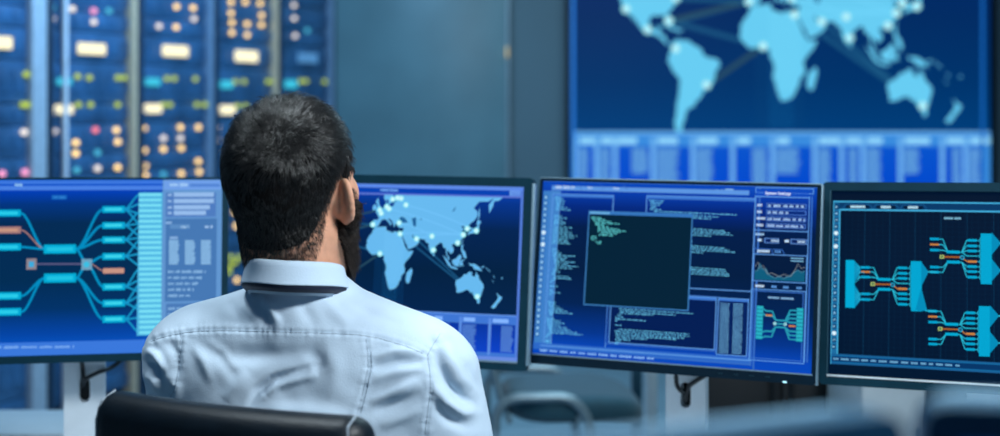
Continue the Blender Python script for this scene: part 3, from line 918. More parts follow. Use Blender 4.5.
for y, tg in fan:
    for q in tg: P1.curve((124, y), (141, q), 0.0065, (20, 150, 200), 8)
P1.up()
P1.rect(139, 192.5, 161.5, 335.5, (76, 178, 226)); P1.up()
for i in range(27):
    y = 195 + i * 5.3
    P1.rect(139, y - 1.5, 161.5, y + 1.3, (120, 222, 245))
P1.rect(163, 180, 222.5, 351, (98, 150, 208)); P1.up()
P1.rect(164, 180.5, 221, 190, (112, 160, 232)); P1.rect(166, 193, 216, 217, (78, 124, 192)); P1.rect(166, 219, 216, 301, (70, 120, 180)); P1.rect(166, 304, 216, 343, (74, 122, 184)); P1.up()
P1.row(170, 184.8, 188, 184.8, 4.2, (165, 205, 248), rg, (7, 9)); P1.rect(190, 184, 220, 187, (82, 132, 214))
for i, y in enumerate((194.9, 201.3, 207.6, 213.2)):
    P1.row(168, y, 172, y, 3, (165, 200, 240), rg); P1.rect(174, y - 2.2, (214, 214, 210, 206)[i], y + 2, (150, 188, 235))
P1.rect(170, 229, 190, 224.5, (90, 140, 195)); P1.row(181, 227, 189, 227, 4, (170, 205, 240), rg); P1.row(205, 227, 213, 227, 4, (165, 200, 240), rg)
P1.row(166, 223, 172, 223, 3, (150, 190, 235), rg); P1.row(170, 238, 178, 238, 3, (150, 190, 235), rg)
for x in (169, 185, 201):
    for k in range(12): P1.rect(x, 240.5 + k * 2.05, x + 10.5 - rg.random() * 2, 242 + k * 2.05, (140, 188, 230))
for k in range(5): P1.row(168, 272 + k * 6, 206 - k * 4, 272 + k * 6, 3, (140, 186, 230), rg)
for k in range(5): P1.row(168, 309 + k * 6, 210 - k * 5, 309 + k * 6, 3, (140, 186, 230), rg)
K1 = (-.7846, 2.5956, CZ - .3112)
m1, _ = monitor(K1, 12.1, -6, 0.6, 'leftmost monitor showing a blue flow diagram with a ladder of cyan blocks',
                (0.016, 0.004, 0.012, 0.014), 0.004, M['bezel'], M['grey_edge'], 'plain', P1, slot=(0.124, 0.172, 0.02, 0.0))

# --- monitor with the world map
P2 = Picture(.518, .324, [(270, 181.8), (525.5, 187), (517.5, 361.6), (260, 348.3)])
rg = random.Random(5)
world_map_picture(P2, rg, (104, 186, 240), [(0, (4, 50, 150)), (0.26, (2, 36, 78)), (0.5, (1, 32, 66)), (0.75, (2, 36, 84)), (0.9, (4, 52, 140)), (1, (10, 70, 190))], False)
map_table(P2, rg, [0.005, 0.12, 0.24, 0.36, 0.46, 0.575, 0.665, 0.775, 0.885], (62, 118, 212), (90, 140, 226), (6, 52, 158), (10, 66, 200))
P2.rect_uv(0, 0.94, 1, 1, (6, 66, 178)); P2.up()
P2.rect_uv(0, 0.978, 1, 1, (92, 138, 232)); P2.rect_uv(0, 0.936, 1, 0.946, (96, 122, 214)); P2.rect_uv(0.988, 0, 1, 1, (84, 126, 220)); P2.rect_uv(0, 0, 1, 0.022, (104, 140, 226)); P2.up()
P2.row(381, 190, 399, 190.6, 3.4, (112, 168, 240), rg, (7, 9), .8)
P2.rect_uv(0.945, 0.948, 0.986, 0.978, (110, 158, 236))
for k in range(3): P2.rect_uv(0.95, 0.952 + k * .008, 0.982, 0.955 + k * .008, (50, 100, 205))
K2 = (-.2104, 2.6607, CZ - .3234)
m2, _ = monitor(K2, -14.6, -8, 0.3, 'monitor behind the man showing a pale blue world map, thick dark frame',
                (0.0175, 0.017, 0.0175, 0.0165), 0.006, M['bezel'], M['grey_edge'], 'side', P2, slot=False)
b_ = MB()

# --- monitor with code windows
P3 = Picture(.518, .324, [(543.3, 180.1), (819.5, 188), (810.2, 372.6), (533.4, 355.8)])
rg = random.Random(8)
P3.vgrad([(0, (4, 72, 190)), (0.05, (6, 70, 185)), (0.14, (2, 52, 140)), (0.3, (1, 34, 84)), (0.5, (1, 28, 66)), (0.74, (1, 28, 74)), (0.86, (2, 40, 128)), (0.94, (6, 60, 170)), (1, (14, 78, 190))]); P3.up()
LB, LB2, TX = (92, 152, 226), (54, 108, 196), (112, 210, 252)
# side strip of icons
P3.rect(543.5, 190, 551.5, 352, (60, 126, 200)); P3.rect(551, 190, 552.3, 350, LB); P3.up()
for i in range(24):
    v = 0.905 - i * 0.0345
    u = 0.0135
    P3.disc_uv(u, v, 0.0085, (20, 74, 150), 10)
P3.up()
for i in range(24):
    v = 0.905 - i * 0.0345
    big = i in (6, 8)
    P3.disc_uv(0.0135, v, 0.0085 if big else 0.006, (205, 235, 252) if big else (140, 196, 240), 8)
# header
P3.rect(543.4, 180.2, 818, 190.2, (8, 66, 184)); P3.up()
P3.rect(552, 189.3, 752, 190.6, (92, 150, 226)); P3.rect(543.4, 180.6, 819, 182.0, (60, 120, 215))
P3.row(556, 186.2, 576, 186.6, 3.6, (205, 225, 250), rg, (6, 10), 1); P3.row(589, 187, 594, 187.2, 3, (190, 215, 248), rg); P3.row(615, 187.8, 621, 188, 3, (190, 215, 248), rg)
for x in (580, 602, 626): P3.line([(x, 184.5), (x + 3, 189.6)], .003, LB2)
P3.row(718, 190.3, 726, 190.5, 2.6, (120, 175, 235), rg); P3.rect(728, 188.6, 736, 192, (130, 180, 236))
P3.up()
# left code window
def win(x0, y0, x1, y1, fill=None, head=4.5, hc=(58, 116, 205), t=0.0034, bc=LB):
    a, b = P3.uv((x0, y0)), P3.uv((x1, y1))
    if fill: P3.rect_uv(a[0], b[1], b[0], a[1], fill); P3.up()
    hv = head / 180.0
    if head: P3.rect_uv(a[0], a[1] - hv, b[0], a[1], hc); P3.up()
    P3.box(x0, y0, x1, y1, bc, t); P3.up()
win(553, 193, 607.5, 350, None, 3.4)
def code(x0, y0, slope, lines, step, col, hgt=1.2, skew=-0.06):
    for i, (ind, ln) in enumerate(lines):
        if ln <= 0: continue
        y = y0 + i * step
        x = x0 + ind + skew * i * step
        P3.row(x, y + slope * ind, x + ln * rg.uniform(.7, 1.0), y + slope * (ind + ln), hgt, col, rg, (1.6, 6), 1.1)
L = lambda *a: list(a)
code(556, 196.5, .04, [(0, 8), (0, 10), (1, 13), (1, 10), (2, 8), (1, 14), (1, 20), (0, 0), (0, 0), (0, 8), (0, 14), (1, 9), (0, 16), (0, 14)], 2.15, TX)
code(554, 227.5, .04, [(0, 22), (0, 20), (0, 26), (0, 24), (0, 27), (0, 22), (0, 24), (0, 22), (0, 20)], 2.05, (108, 204, 240))
code(553, 250, .04, [(0, 6), (0, 9), (1, 12), (1, 27), (2, 14), (2, 15), (3, 24), (3, 15), (4, 26), (4, 22), (2, 6), (2, 10), (1, 5), (3, 20), (3, 26), (1, 4), (0, 3), (0, 0), (0, 10), (0, 0), (0, 4), (1, 14), (0, 3)], 2.1, TX)
code(549, 304, .05, [(0, 8), (1, 9), (1, 12), (3, 18), (1, 22), (2, 24), (2, 6), (0, 0), (0, 10), (0, 14), (1, 20), (1, 17), (2, 24), (2, 30), (3, 34), (3, 38), (1, 4), (0, 2), (0, 0), (0, 5), (0, 8), (0, 9)], 2.05, TX)
# upper right code window
win(649, 195, 753.5, 292.5, None, 3.6)
code(652, 200.5, .045, [(0, 16), (1, 16), (1, 10), (2, 6), (1, 14), (5, 84), (6, 86), (8, 78)], 2.15, TX)
code(690, 229, .05, [(2, 50), (0, 54), (0, 50), (0, 30)], 2.1, TX)
code(690, 242, .05, [(2, 4), (0, 0), (0, 52), (0, 53), (0, 50), (0, 22)], 2.1, TX)
code(689, 268, .05, [(2, 50), (0, 50), (1, 50), (0, 46)], 2.1, TX)
# lower middle window and its double border
win(613, 293, 716, 350.5, (1, 28, 84), 3.4)
P3.box(610, 292, 718.5, 352, LB2, .0025); P3.up()
code(618, 310, .05, [(3, 86), (4, 78), (4, 40), (2, 4), (0, 10), (0, 36), (0, 3), (0, 0), (0, 10), (0, 0), (4, 82), (0, 90), (1, 88), (1, 70), (2, 38), (1, 16), (2, 6), (1, 4)], 2.05, TX)
# small window with two columns of figures
win(720, 298, 747.5, 356.5, (2, 32, 92), 3.2)
for k in range(27):
    y = 304 + k * 1.85
    P3.row(722.2 - k * .08, y, 731.5 - k * .08, y + .4, 1.3, (110, 176, 222), rg, (4, 9), .3)
    P3.row(735 - k * .08, y + .4, 744.5 - k * .08, y + .9, 1.3, (110, 176, 222), rg, (4, 9), .3)
# front dark window
P3.up()
a, b = P3.uv((590.3, 210.8)), P3.uv((690.5, 312))
P3.rect_uv(a[0], b[1], b[0], a[1], (2, 34, 56)); P3.up()
P3.rect_uv(a[0], a[1] - .02, b[0], a[1], (52, 116, 190)); P3.box(590.3, 210.8, 690.5, 312, (62, 130, 196), .0038); P3.up()
P3.rect_uv(a[0] + .005, a[1] - .016, a[0] + .08, a[1] - .006, (110, 180, 225))
C2 = (110, 236, 240)
code(593, 217.6, .05, [(0, 14), (1, 18), (2, 22), (4, 30), (4, 11), (7, 14), (7, 30), (7, 36), (7, 26), (10, 22), (8, 20), (1, 6), (0, 8), (1, 3), (5, 8), (7, 5)], 1.75, C2, 1.15, -0.03)
# status strip
P3.rect(534, 350.5, 752, 357.5, (44, 104, 200)); P3.up()
a = P3.uv((541, 353)); b = P3.uv((655, 359))
P3.rect_uv(a[0], .045, .795, .052, LB); P3.rect_uv(.43, .022, .79, .03, LB2); P3.rect_uv(.788, .02, .795, .09, LB2); P3.up()
P3.row(541, 352.6, 656, 359.6, 2.6, (140, 190, 245), rg, (6, 13), 2.2)
# right-hand settings column
P3.rect_uv(0.800, 0.0, 0.806, 1, LB2); P3.rect_uv(0.79, 0.06, 0.793, .95, LB2); P3.up()
a, b = P3.uv((758.5, 187)), P3.uv((816, 362))
UL, UR = a[0] + .002, 0.972
P3.rect_uv(UL, 0.945, UR, 0.982, (10, 72, 190)); P3.box(758.5, 187.2, 815.5, 194.8, LB, .003); P3.up()
P3.up(); P3.text('System Settings', UL + 0.032, 0.956, 0.0165, (235, 245, 255))
P3.rect_uv(0.980, 0.06, 0.985, 0.95, LB2); P3.rect_uv(UL - .003, 0.06, UL, 0.95, LB); P3.rect_uv(UR, 0.06, UR + .003, 0.95, LB); P3.rect_uv(UL, 0.94, UR, 0.946, LB)
P3.up()
rows = [(0.895, ((.075, .205),)), (0.858, ((.075, .205),)), (0.822, ((.075, .205),)), (0.785, ((.075, .205),))]
for v, _ in rows:
    P3.rect_uv(UL + 0.038, v - .013, UR - .008, v + .013, (74, 122, 206)); P3.up()
    P3.rect_uv(UL + 0.041, v - .009, UR - .011, v + .009, (3, 40, 120)); P3.up()
    x = UL + 0.044
    end = UR - .012 - rg.choice((0, 0, .03, .05))
    while x < end:
        w = min(rg.uniform(.012, .03), end - x)
        for q in range(max(1, int(w / .005))): P3.rect_uv(x + q * .005, v - .007, x + q * .005 + .0038, v + .007 - rg.random() * .004, (170, 205, 245))
        x += w + .004
    for q in range(rg.randint(3, 5)): P3.rect_uv(UL + .006 + q * .006, v - .006, UL + .0105 + q * .006, v + .007, (195, 220, 248))
P3.rect_uv(UL, 0.755, UR, 0.760, LB)
for q in range(5): P3.rect_uv(UL + .004 + q * .006, 0.728, UL + .0085 + q * .006, .741, (165, 205, 245))
for x0, x1, lb in ((.035, .085, .012), (.125, .18, .105)):
    P3.rect_uv(UL + x0, .688, UL + x1, .716, (96, 146, 222)); P3.rect_uv(UL + lb, .696, UL + lb + .014, .71, (190, 220, 248)); P3.up()
    P3.rect_uv(UL + x0 + .003, .692, UL + x1 - .003, .712, (2, 32, 92)); P3.up()
    for q in range(5): P3.rect_uv(UL + x0 + .024 + q * .0052, .696, UL + x0 + .0275 + q * .0052, .708, (190, 220, 248))
for q in range(7): P3.rect_uv(UL + .012 + q * .0062, .636, UL + .017 + q * .0062, .650, (190, 220, 248))
for q in range(4): P3.rect_uv(UL + .072 + q * .0055, .637, UL + .076 + q * .0055, .649, (90, 150, 220))
P3.line_uv([(UL + .002, .628), (UL + .002, .655), (UL + .06, .655), (UL + .068, .628)], .0028, LB2)
P3.line_uv([(UL + .066, .655), (UL + .098, .655), (UL + .106, .628)], .0028, LB2)
P3.up()
def uvbox(u0, v0, u1, v1, c, t=.003):
    tv = t * 1.6
    P3.rect_uv(u0, v0, u1, v0 + tv, c); P3.rect_uv(u0, v1 - tv, u1, v1, c); P3.rect_uv(u0, v0, u0 + t, v1, c); P3.rect_uv(u1 - t, v0, u1, v1, c)
uvbox(UL - .001, .478, UR + .001, .628, LB); P3.rect_uv(UL + .004, .484, UR - .004, .622, (2, 26, 62)); P3.up()
gx = [0, .06, .1, .16, .22, .27, .33, .42, .5, .58, .64, .72, .8, .86, .93, 1]
gy = [.45, .5, .9, .55, .62, .35, .22, .12, .25, .12, .2, .3, .5, .62, .5, .58]
gp = [(UL + .006 + x * (UR - UL - .012), .487 + y * .10) for x, y in zip(gx, gy)]
P3.poly_uv([(gp[0][0], .487)] + gp + [(gp[-1][0], .487)], (14, 92, 124))
P3.up(); P3.line_uv(gp, .0028, (70, 130, 160))
gy2 = [.7, .95, .6, .8, .5, .3, .4, .3, .2, .35, .3, .25, .6, .95, .7, .8]
P3.line_uv([(UL + .006 + x * (UR - UL - .012), .487 + y * .10) for x, y in zip(gx, gy2)], .0024, (120, 130, 140))
for k in range(2): P3.rect_uv(UR - .055, .608 - k * .014, UR - .012, .614 - k * .014, (120, 180, 220))
P3.up()
for i, u in enumerate((.01, .065, .105, .15)):
    for q in range(5 if i == 0 else 3): P3.rect_uv(UL + u + q * .0062, .446, UL + u + .005 + q * .0062, .459, (195, 222, 248) if i == 0 else (90, 150, 220))
uvbox(UL - .004, .05, UR + .001, .437, LB); uvbox(UL + .004, .062, UR - .007, .428, LB2)
P3.up()
for q in range(16):
    if q == 7: continue
    P3.rect_uv(UL + .055 + q * .0055, .388, UL + .0592 + q * .0055, .398, (140, 190, 235))
# little flow diagram
c1, c2 = (24, 140, 168), (18, 96, 130)
y0, y1 = .165, .345
mu = lambda x: UL + .018 + x * .158
mv = lambda y: .165 + y * .18
for x, s in ((0, 1), (.86, -1)):
    P3.rect_uv(mu(x), mv(0), mu(x + .14), mv(1), (40, 176, 196)); P3.up()
    for q in range(9): P3.rect_uv(mu(x), mv(q / 9), mu(x + .14), mv(q / 9 + .02), (10, 96, 130))
for y in (.72, .86, .10, .26): P3.line_uv([(mu(.14), mv(y + (.06 if y > .5 else -.04))), (mu(.2), mv(y)), (mu(.34), mv(y)), (mu(.42), mv(.6 if y > .5 else .4)), (mu(.6), mv(.6 if y > .5 else .4))], .006, (36, 150, 176))
for y in (.92, .8, .68, .56, .3, .18, .06): P3.line_uv([(mu(.88), mv(y)), (mu(.72), mv(y)), (mu(.62), mv(.6 if y > .5 else .4)), (mu(.45), mv(.6 if y > .5 else .4))], .006, (36, 150, 176))
P3.up()
P3.line_uv([(mu(.42), mv(.5)), (mu(.62), mv(.5))], .004, (50, 170, 190)); P3.disc_uv(mu(.4), mv(.5), .006, (150, 210, 220)); P3.disc_uv(mu(.62), mv(.5), .006, (150, 210, 220))
P3.rect_uv(mu(.2), mv(.71), mu(.34), mv(.76), (205, 130, 70)); P3.rect_uv(mu(.7), mv(.43), mu(.84), mv(.48), (205, 130, 70))
K3 = (.3112, 2.5256, CZ - .3144)
m3, HM3 = monitor(K3, -22.7, -10.2, 0.0, 'monitor right of the man showing overlapping code windows and a dark empty window',
                  (0.004, 0.0045, 0.008, 0.0185), 0.006, M['bezel_blue'], M['grey_edge'], 'silver_edges', P3, slot=(0.130, 0.178, 0.02, 0.0))
MB().box((.214, -0.009, -.1785), (0.007, 0.003, 0.003), 0.001).xform(HM3).build('power_light', glow('white_led', (170, 235, 255), 1.6), m3)
bt = [MB().box((.10 + k * .028, -0.0085, -.1725), (0.008, 0.002, 0.0022), 0.0006).xform(HM3).build('button', M['bezel'], m3) for k in range(4)]

# --- monitor with circuits (right)
P4 = Picture(.518, .324, [(833, 191.2), (1150.5, 195.0), (1156.5, 391.0), (827.6, 377.2)])
rg = random.Random(21)
P4.vgrad([(0, (0, 22, 48)), (0.25, (1, 22, 50)), (0.6, (2, 24, 52)), (1, (2, 20, 46))]); P4.up()
for i in range(46):
    u = 0.05 + i * 0.0205
    P4.rect_uv(u, .1, u + .0008, .9, (5, 38, 70))
for i in range(30):
    v = 0.11 + i * 0.027
    P4.rect_uv(.05, v, .985, v + .0012, (5, 36, 66))
P4.up()
for i in range(1, 12): P4.rect_uv(.03 + i * .083, .1, .0312 + i * .083, .9, (10, 62, 98))
P4.up()
EC, EC2, CB = (66, 172, 220), (26, 92, 146), (0, 170, 214)
P4.rect_uv(.008, .115, .026, .945, (30, 108, 160)); P4.rect_uv(.008, .90, .99, .945, (6, 58, 104)); P4.up()
P4.rect_uv(.006, .938, .992, .946, EC); P4.rect_uv(.03, .893, .992, .902, EC); P4.rect_uv(.006, .06, .992, .068, EC2); P4.rect_uv(.006, .108, .992, .115, EC2)
P4.rect_uv(.006, .06, .009, .945, EC); P4.rect_uv(.026, .115, .0305, .90, EC); P4.rect_uv(.989, .06, .992, .945, EC); P4.rect_uv(.006, .068, .992, .108, (20, 104, 160))
P4.up()
for x, w in ((.064, .045), (.166, .03), (.255, .032)):
    P4.line_uv([(x - .025, .905), (x - .018, .926), (x + w + .02, .926), (x + w + .03, .905)], .0028, EC2)
    P4.rect_uv(x - .014, .904, x + w + .018, .924, (2, 26, 58)); P4.up()
    u = x
    while u < x + w: P4.rect_uv(u, .908, u + .0045, .921, (190, 232, 250)); u += .0056
for i in range(13):
    u = .372 + i * .0042
    if i != 7: P4.rect_uv(u, .853, u + .0033, .864, (130, 190, 220))
for i in range(22):
    v = .912 - i * .0362
    P4.rect_uv(.0105, v - .012, .0235, v + .012, (10, 60, 104)); P4.up()
    if i in (4, 6, 19): P4.disc_uv(.017, v, .0075, (215, 240, 250), 10)
    elif i % 3 == 0: P4.poly_uv([(.0135, v - .007), (.021, v), (.0135, v + .007)], (150, 205, 235))
    elif i % 3 == 1: P4.rect_uv(.0135, v - .006, .0205, v + .006, (130, 190, 230))
    else: P4.line_uv([(.013, v - .006), (.018, v + .006), (.0215, v - .004)], .0025, (150, 205, 235))
P4.rect_uv(.011, .074, .988, .102, (4, 54, 104)); P4.up()
u = .016
while u < .42:
    w = rg.uniform(.016, .034)
    for q in range(int(w / .0045)): P4.rect_uv(u + q * .0045, .083, u + q * .0045 + .0032, .093, (120, 186, 228))
    u += w + .006
P4.up()


def circuit(ox, oy, s, left_block, left_in, right=True):
    """one chip-like flow figure; ox, oy = its centre square on the photograph"""
    X = lambda x: ox + x * s
    Y = lambda x, y: oy + y * s + x * s * 0.022
    p = lambda x, y: (X(x), Y(x, y))
    OG = (200, 128, 66)
    lw = .0032
    li = left_in
    for y, yc in li:
        P4.line([p(-8, y), p(1, y), p(6, yc), p(8, yc)], lw, (40, 186, 216))
    for y in (-17, -11.5, -6.5, -1.5): P4.line([p(17, -5), p(20, -5), p(25, y), p(36, y)], lw, (40, 186, 216))
    for y in (9, 14, 19.5): P4.line([p(17, 5), p(20, 5), p(25, y), p(36, y)], lw, (40, 186, 216))
    P4.line([p(20, 0), p(25, 4), p(30, 4)], lw, OG)
    P4.up()
    for yc in (-5, 5): P4.line([p(5, yc), p(18, yc)], .0092, (0, 168, 212))
    for y, yc in li: P4.line([p(-12, y), p(-3, y)], .0062 if abs(y + 12) < .6 else .0082, OG if abs(y + 12) < .6 else (0, 160, 206))
    for y in (-17, -11.5, -6.5, 9, 14, 19.5): P4.line([p(26, y), p(35, y)], .0085, (0, 164, 208))
    P4.line([p(26, 4), p(35, 4)], .0075, OG); P4.line([p(0, 0), p(21, 0)], .0048, (170, 98, 40))
    P4.up()
    P4.line([p(-2.2, 0), p(2.2, 0)], .0125, (168, 190, 110)); P4.disc(*p(20.5, 0.2), .0075, (20, 170, 210)); P4.up()
    P4.line([p(-1.1, 0), p(1.1, 0)], .006, (30, 90, 70)); P4.disc(*p(20.5, 0.2), .0045, (40, 70, 100))
    for y in (-17, -11.5, -6.5, -1.5, 4, 9, 14, 19.5):
        for dy in (-4, -1.5, 1.5, 4):
            P4.line([p(35, y), p(37, y), p(40, y + dy)], .0017, (40, 180, 214))
    P4.up()
    q = [p(39, -24), p(50, -24), p(50, 26), p(39, 26)]
    P4.poly_uv([P4.uv(a) for a in q], CB); P4.up()
    for k in range(24): P4.line([p(39, -22.5 + k * 2.05), p(50, -22.5 + k * 2.05)], .0012, (0, 140, 186))
    P4.poly_uv([P4.uv(a) for a in (p(36, -17), p(39, -24), p(39, 26), p(36, 20))], (0, 120, 165)) if False else None


lo = [(-17.5, -5), (-12, -5), (-6.5, -5), (10.5, 5), (15.5, 5)]
circuit(874.5, 284.6, 1.0, True, [(-16.5, -5), (-12, -5), (-6.8, -5), (10.2, 5), (15.8, 5)])
circuit(945.0, 257.0, 1.0, False, lo)
circuit(943.0, 329.0, 1.0, False, lo)
# left block of the first figure, its fan, and the fans that lead on to the other two
q = [(847, 260.5), (855.5, 260.8), (856, 309), (846, 308.5)]
P4.poly_uv([P4.uv(a) for a in q], CB)
for y in (268, 273, 278, 295, 300.3):
    for dy in (-6, -3, 0, 3, 6):
        P4.line([(866, y), (862, y), (855.5, y + dy)], .0017, (40, 180, 214))
P4.poly_uv([P4.uv(a) for a in ((855.5, 261), (862, 268), (862, 272), (855.5, 284))], (0, 138, 182)); P4.poly_uv([P4.uv(a) for a in ((855.5, 285), (862, 296), (862, 301), (855.5, 309))], (0, 138, 182))
P4.up()
P4.poly_uv([P4.uv(a) for a in ((924, 262), (931, 271.5), (931, 273), (924, 287))], (0, 140, 186)); P4.line([(931, 272), (940, 272.5)], .004, (40, 186, 216))
P4.poly_uv([P4.uv(a) for a in ((924, 288), (930, 311), (922, 311.5), (918, 310))], (0, 140, 186)); P4.line([(928, 311), (938, 311.5)], .004, (40, 186, 216))
P4.up()
for (bx, by) in ((995, 257), (993, 329)):
    for s in (-1, 1):
        P4.poly_uv([P4.uv(a) for a in ((bx, by + s * 24), (bx + 8, by + s * 15), (bx + 8, by + s * 12), (bx, by + s * 2))], (0, 140, 186))
        P4.line([(bx + 8, by + s * 13.5), (bx + 30, by + s * 13.5)], .004, (40, 186, 216))
circuit(1046, 264.0, 1.0, False, lo); circuit(1044, 333.0, 1.0, False, lo)
K4 = (.8216, 2.3544, CZ - .3171)
m4, _ = monitor(K4, -24, -11.9, -1.1, 'rightmost monitor of the row showing cyan circuit diagrams on black, cut by the photo edge',
                (0.0155, 0.0155, 0.0155, 0.0165), 0.009, M['bezel'], M['silver'], 'bottom_line', P4, slot=False)

# --- two monitors close to the camera, far out of focus
fd = empty('foreground_desk', (0.3, 0.62, 0), 0, 'white desk under the two blurred monitors nearest the camera', 'desk')
MB().box((0, 0.1, DT - 0.0125), (1.9, 0.62, 0.025), 0.004).build('desktop', M['desk'], fd)
for s in (-1, 1): MB().box((s * 0.9, 0.1, (DT - 0.025) / 2), (0.04, 0.5, DT - 0.025), 0.004).build('leg', M['white_stand'], fd)


def near_monitor(tr, yaw, side, label, top_z, depth):
    W, H = .518, .324
    bz = (0.016, 0.018, 0.016, 0.02)
    y = R(yaw)
    ax = Vector((math.cos(y), math.sin(y), 0))
    c = Vector(tr) + ax * (-side) * (W / 2 + 0.016) - Vector((-math.sin(y), math.cos(y), 0)) * (depth + .011 if side > 0 else 0)
    Pn = Picture(W, H)
    Pn.vgrad([(0, (0, 40, 90)), (1, (2, 60, 130))]); Pn.up()
    for k in range(10): Pn.rect_uv(.06, .1 + k * .08, .06 + .5 * rnd.random() + .3, .12 + k * .08, (30, 110, 170))
    return monitor((c.x, c.y, top_z - bz[1] - H / 2), yaw, 0, 0, label, bz, 0.012, M['front_bezel'], M['grey_edge'], 'plain', Pn, W=W, H=H,
                   shell=M['front_shell'], slot=False, group='monitors close to the camera', depth=depth)

near_monitor((.166, .68, 0), 24, 1, 'blurred monitor top edge crossing the bottom of the photo, left of the dark notch', 1.2366, .030)
near_monitor((.198, .655, 0), -8, -1, 'blurred monitor top edge in the bottom right corner, right of the dark notch', 1.238, .05)

# ------------------------------------------------------------------ cables through the stands
def cable(label, pts, r=0.0035):
    P_ = [Vector(p) for p in pts]
    out = []
    n = len(P_)
    for i in range(n - 1):
        p0, p1, p2, p3 = P_[max(i - 1, 0)], P_[i], P_[i + 1], P_[min(i + 2, n - 1)]
        for k in range(8):
            t = k / 8
            out.append(0.5 * ((2 * p1) + (p2 - p0) * t + (2 * p0 - 5 * p1 + 4 * p2 - p3) * t * t + (3 * p1 - p0 - 3 * p2 + p3) * t ** 3))
    out.append(P_[-1])
    base = out[-1]
    o = MB().tube([p - base for p in out], r, 8).build('power_cable', M['cable'])
    o.location = base
    return tag(o, label, 'cable', 'cables through the monitor stands')

ya = 2.685
cable('dark cable looped through the white stand under the leftmost monitor', [wp(80, 352, ya - .01), wp(82.5, 367, ya), wp(83, 378, ya), wp(82, 386, 2.70), wp(86, 379, ya), wp(97, 373, ya), wp(112, 367, ya + .03), wp(125, 357, ya + .05)], .0042)
yb = 2.60
cable('dark cable looped through the white stand under the code monitor', [wp(676, 368, yb), wp(676.5, 383, yb), wp(680, 390, yb), wp(684.5, 393, 2.618), wp(686, 401, 2.625), wp(688, 388, 2.615), wp(696, 381, yb), wp(706, 375, yb)], .0042)

# ------------------------------------------------------------------ low furniture behind the desk
def cabinet(name, loc, size, m, label, doors, cat='cabinet', rz=0):
    t = empty(name, loc, rz, label, cat)
    w, d, h = size
    MB().box((0, 0, h / 2), (w, d, h - 0.002), 0.006).build('body', m, t)
    for i in range(doors):
        dw = w / doors
        dd = MB().box((-w / 2 + dw * (i + .5), -d / 2 - 0.009, h / 2 + 0.02), (dw - 0.006, 0.018, h - 0.08), 0.003).build('door', m, t)
        MB().cyl((-w / 2 + dw * (i + .5) + (dw * .38 if i % 2 == 0 else -dw * .38), -d / 2 - 0.03, h * .62), (-w / 2 + dw * (i + .5) + (dw * .38 if i % 2 == 0 else -dw * .38), -d / 2 - 0.03, h * .78), 0.006, None, 10).build('handle', M['black'] if m is M['cabinet_dark'] else M['grey_tube'], dd)
    return t

p = wp(20, 409, 3.6)
cabinet('low_cabinet', (p.x - 0.10, 3.47, 0), (0.62, 0.26, p.z), M['cabinet_white'], 'low white cabinet in the bottom left corner beside the white monitor stand', 2)
pa, pb = wp(706, 378, 3.9), wp(1010, 378, 3.9)
cabinet('storage_cabinet', ((pa.x + pb.x) / 2, 4.15, 0), (pb.x - pa.x + .02, 0.5, 0.78), M['cabinet_dark'], 'wide black storage cabinet behind the desk, seen below the code monitor', 4)
pc = wp(831, 388, 3.9)
cabinet('pedestal_cabinet', (pc.x + 0.055, 3.66, 0), (0.165, 0.34, 0.72), M['cabinet_white'], 'narrow pale pedestal cabinet seen below the rightmost monitor, before the black cabinet', 1)

# table with square legs, seen between the visitor chair and the white stand
tb = empty('side_table', (0.727, 5.2, 0), 0, 'pale table with square legs behind the code monitor, beside the visitor chair', 'table')
MB().box((0, 0, 0.73), (0.46, 0.62, 0.03), 0.004).build('tabletop', M['cabinet_white'], tb)
for sx in (-1, 1):
    for sy in (-1, 1):
        MB().box((sx * .19 - .0, sy * .26, 0.3575), (0.042, 0.042, 0.715), 0.003).build('leg', M['white_stand'] if sy < 0 else M['teal_pad'], tb)

# visitor chair
cy_ = 4.55
vc = empty('visitor_chair', ((565 - 500) * cy_ / F, cy_, 0), R(4), 'blurred visitor chair with dark teal seat and bent grey tube legs', 'chair')
def padf(x, y, z):
    x = x - .02; z = z - .408 + 1.3 * np.maximum(x - .05, 0) ** 2 - .5 * np.maximum(-x - .1, 0) ** 2
    qx = np.abs(x) - .225 + .15; qy = np.abs(y) - .215 + .15
    d2 = np.sqrt(np.maximum(qx, 0) ** 2 + np.maximum(qy, 0) ** 2) + np.minimum(np.maximum(qx, qy), 0) - .15
    a = d2 + .035; b = np.abs(z) - .043 + .035
    return np.sqrt(np.maximum(a, 0) ** 2 + np.maximum(b, 0) ** 2) + np.minimum(np.maximum(a, b), 0) - .035
field_obj('seat', [((padf, (-.22, -.24, .3), (.26, .24, .5)), 0)], (-.3, -.3, .30), (.32, .3, .56), .01, M['teal_pad'], vc)
field_obj('backrest', [(rboxf((-.27, 0, .76), (.05, .42, .46), .022, None, lambda x, y, z: (x + .16 * z, y, z)), 0)], (-.42, -.26, .48), (-.12, .26, 1.04), .01, mat('pale_teal_upholstery', (.06, .17, .22), .8), vc)
def arc(p0, p1, p2, n=6): return [Vector(p0) * (1 - t) ** 2 + Vector(p1) * 2 * t * (1 - t) + Vector(p2) * t * t for t in [i / n for i in range(n + 1)]]
for sy in (-1, 1):
    yy = sy * .235
    pts = [Vector((-.25, yy, .012)), Vector((-.245, yy, .36))] + arc((-.245, yy, .38), (-.24, yy, .455), (-.17, yy, .458)) + [Vector((-.10, yy, .458))] + arc((-.05, yy, .458), (.03, yy, .455), (.05, yy, .36)) + [Vector((.09, yy, .012))]
    MB().tube(pts, .0165, 10).build('leg', M['grey_tube'], vc)
    MB().tube([Vector((-.22, sy * .20, .43)), Vector((-.25, sy * .20, .55)), Vector((-.28, sy * .2, .76)), Vector((-.31, sy * .2, .95))], .013, 10).build('back_post', M['grey_tube'], vc)
